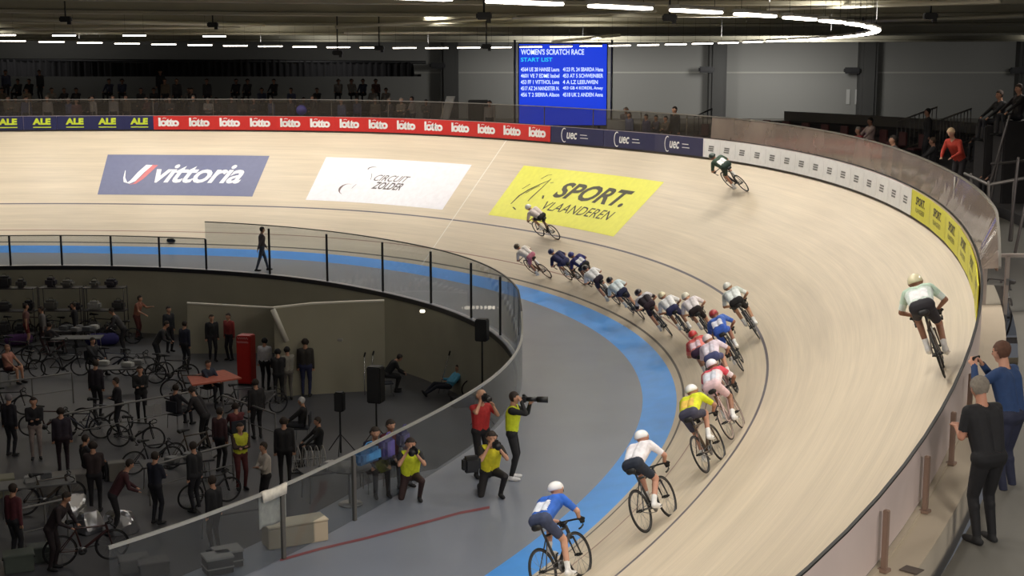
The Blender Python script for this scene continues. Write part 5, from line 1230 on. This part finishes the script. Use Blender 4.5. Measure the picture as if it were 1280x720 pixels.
# white cloth over the rail
ph = -.745; mb = MB(); rows = []
for j in range(13):
    z = -.62 + .05 * j if j < 13 else 0
    rows.append([pol(fr(ph + .03 * (i / 8 - .5)) - .04 - .012 * math.sin(i * 1.7) * (1 - j / 13), ph + .032 * (i / 8 - .5), fh(ph) + .05 + z + (.02 * math.sin(i))) for i in range(9)])
rows.append([pol(fr(ph + .03 * (i / 8 - .5)) + .035, ph + .030 * (i / 8 - .5), fh(ph) + .055) for i in range(9)]); rows.append([pol(fr(ph + .03 * (i / 8 - .5)) + .045, ph + .028 * (i / 8 - .5), fh(ph) - .12) for i in range(9)])
mb.grid(rows); o = obj('hanging_cloth', mb, cloth((214, 210, 200))); s_ = o.modifiers.new('t', 'SOLIDIFY'); s_.thickness = .008; tag(o, 'white cloth hung over the near pale rail beside its post', 'cloth')

# ---- far left: dark stand under the drapes with rows of people
fs = empty('tiered_stand', (-10, 71, 4.8), 0, 'dark stepped stand full of people under the black drape at far left', 'stand')
x0_, x1_ = -34.0, atY(505, 100, 72).x
for k in range(3):
    mb = MB(); y0_ = 70.0 + 2.0 * k; mb.box(((x0_ + x1_) / 2, y0_ + 1.0, 4.78 + ((.3 + .45 * k)) / 2), (x1_ - x0_, 1.98, (.3 + .45 * k))); obj('tier', rel(mb, fs), mat('stand_grey', (44, 42, 42), .8, noise=.15, scale=.6), fs)
rng = random.Random(21); nm_ = 0
rowc = [((90, 86, 84), 'grey'), ((52, 50, 54), 'charcoal'), ((128, 122, 118), 'pale grey'), ((84, 56, 56), 'dull red'), ((58, 62, 84), 'slate'), ((104, 92, 78), 'tan'), ((36, 36, 40), 'black')]
for k in range(3):
    n_ = 15; xs_ = sorted(rng.uniform(x0_ + 3, x1_ - .6) for _ in range(n_)); lastx = -99
    for i, x in enumerate(xs_):
        if x - lastx < .62: x = lastx + .62
        lastx = x; c, cn = rowc[rng.randrange(7)]; key = 'sit' if rng.random() < .8 else 'stand'
        person(key, (x, 70.9 + 2.0 * k, 4.78 + (.3 + .45 * k) - (.04 if key == 'sit' else 0)), -90 + rng.uniform(-25, 25), '%s spectator in %s, %s row of the far left stand, %s from left' % ('seated' if key == 'sit' else 'standing', cn, ('lowest', 'middle', 'top')[k], ORD[i]), 1.0, shirt=c, body=(150, 112, 94))
# tall shelving against the far pit wall and more riders' gear
def shelf(px, py, yaw, lb):
    r = empty('storage_rack', atz(px, py, PZ), math.radians(yaw), lb, 'rack'); sm = mat('dark_steel', (76, 72, 72))
    for x in (-.8, .8):
        for y in (-.25, .25): mb = MB(); mb.caps((x, y, 0.01), (x, y, 2.15), .022, .022, 6, False); obj('post', mb, sm, r)
    for z in (.3, 1.2, 2.1): obj('shelf', MB().box((0, 0, z), (1.64, .54, .03)), sm, r)
    return r
rk = random.Random(4)
for i, (px, py, lb) in enumerate(((22, 426, 'tall dark storage rack against the far pit wall at the left edge'), (80, 425, 'tall dark storage rack in the middle of the three by the far pit wall'), (134, 425, 'tall dark storage rack right of the others by the far pit wall'))):
    r = shelf(px, py, 0, lb); L0 = r.location
    for j, (x, z) in enumerate(((-.5, .32), (.1, .32), (.5, 1.22), (-.45, 1.22), (-.4, 2.12), (.25, 2.12))):
        c = rk.choice([(36, 36, 40), (60, 58, 58), (90, 88, 84), (140, 138, 134), (44, 40, 48)]); d = (rk.uniform(.35, .55), .4, rk.uniform(.25, .5))
        o = empty('gear_bag', L0 + V3((x, .05, z)), rk.uniform(-.2, .2), 'gear bag or case on a tall storage rack by the far pit wall', 'bag', 'gear on the tall racks'); obj('body', MB().box((0, 0, d[2] / 2), d, bev=.09), cloth(c), o); mb = MB(); mb.path([(-.1, 0, d[2] - .01), (-.07, 0, d[2] + .08), (.07, 0, d[2] + .08), (.1, 0, d[2] - .01)], .012, 5); obj('strap', mb, blackm, o)
more = [('sit', 64, 446, 60, (46, 42, 48), 'seated person in dark mauve at left between the grey table and railing'), ('stand', 96, 434, 200, (34, 34, 38), 'person in black behind the grey table with white boxes'), ('lean', 156, 442, 190, (60, 58, 60), 'person in grey leaning left beside the violet bag'), ('stand', 212, 440, -40, (40, 42, 48), 'person in dark slate below the outstretched arm'),
        ('fold', 246, 436, 30, (30, 30, 32), 'person in black between the outstretched arm and the coping end'), ('stand', 122, 520, 80, (42, 36, 44), 'person in dark plum left of the white sheets, back turned'), ('fold', 178, 528, -80, (36, 36, 38), 'person in charcoal directly behind the white sheets'), ('lean', 258, 560, 160, (34, 30, 34), 'person in black leaning left of the yellow bib'),
        ('stand', 276, 590, 60, (60, 34, 38), 'person in dark maroon just left of the yellow bib'), ('sit', 110, 605, 40, (40, 38, 42), 'seated person in dark grey above the long padded case'), ('stand', 322, 548, 120, (36, 34, 36), 'person in black below the white jersey'), ('stand', 270, 690, 150, (32, 32, 36), 'person in black close behind the near pale rail at bottom'), ('fold', 120, 640, 100, (46, 34, 36), 'person in brown-black beside the foil bundles'), ('sit', 398, 580, 200, (26, 26, 28), 'seated person in black left of the wheel rack end')]
for k, px, py, yw, c, lb in more: pit(k, px, py, yw, lb, shirt=c, trousers=(30, 28, 32))
for k, (px, py, yaw, pl) in enumerate(((82, 470, 12, 'between the left railing and the seated dark mauve person'), (236, 500, 15, 'under the orange mat side'), (30, 470, 170, 'right of the bare-armed seated person'), (300, 515, 30, 'just below the red fridge'), (60, 640, 30, 'in front of the lower-left table'), (170, 560, 0, 'below the white sheets'), (10, 520, 20, 'behind the grey-haired person'), (240, 580, 40, 'left of the slanting railing top'))):
    b_ = copy_tree(BIKES[k % 3]); place(b_, frame_matrix(atz(px, py, PZ + .004), (math.cos(math.radians(yaw)), math.sin(math.radians(yaw)), 0), (.06, -.1, 1))); tag(b_, 'parked dark bicycle ' + pl, 'bicycle'); b_.name = 'bicycle'
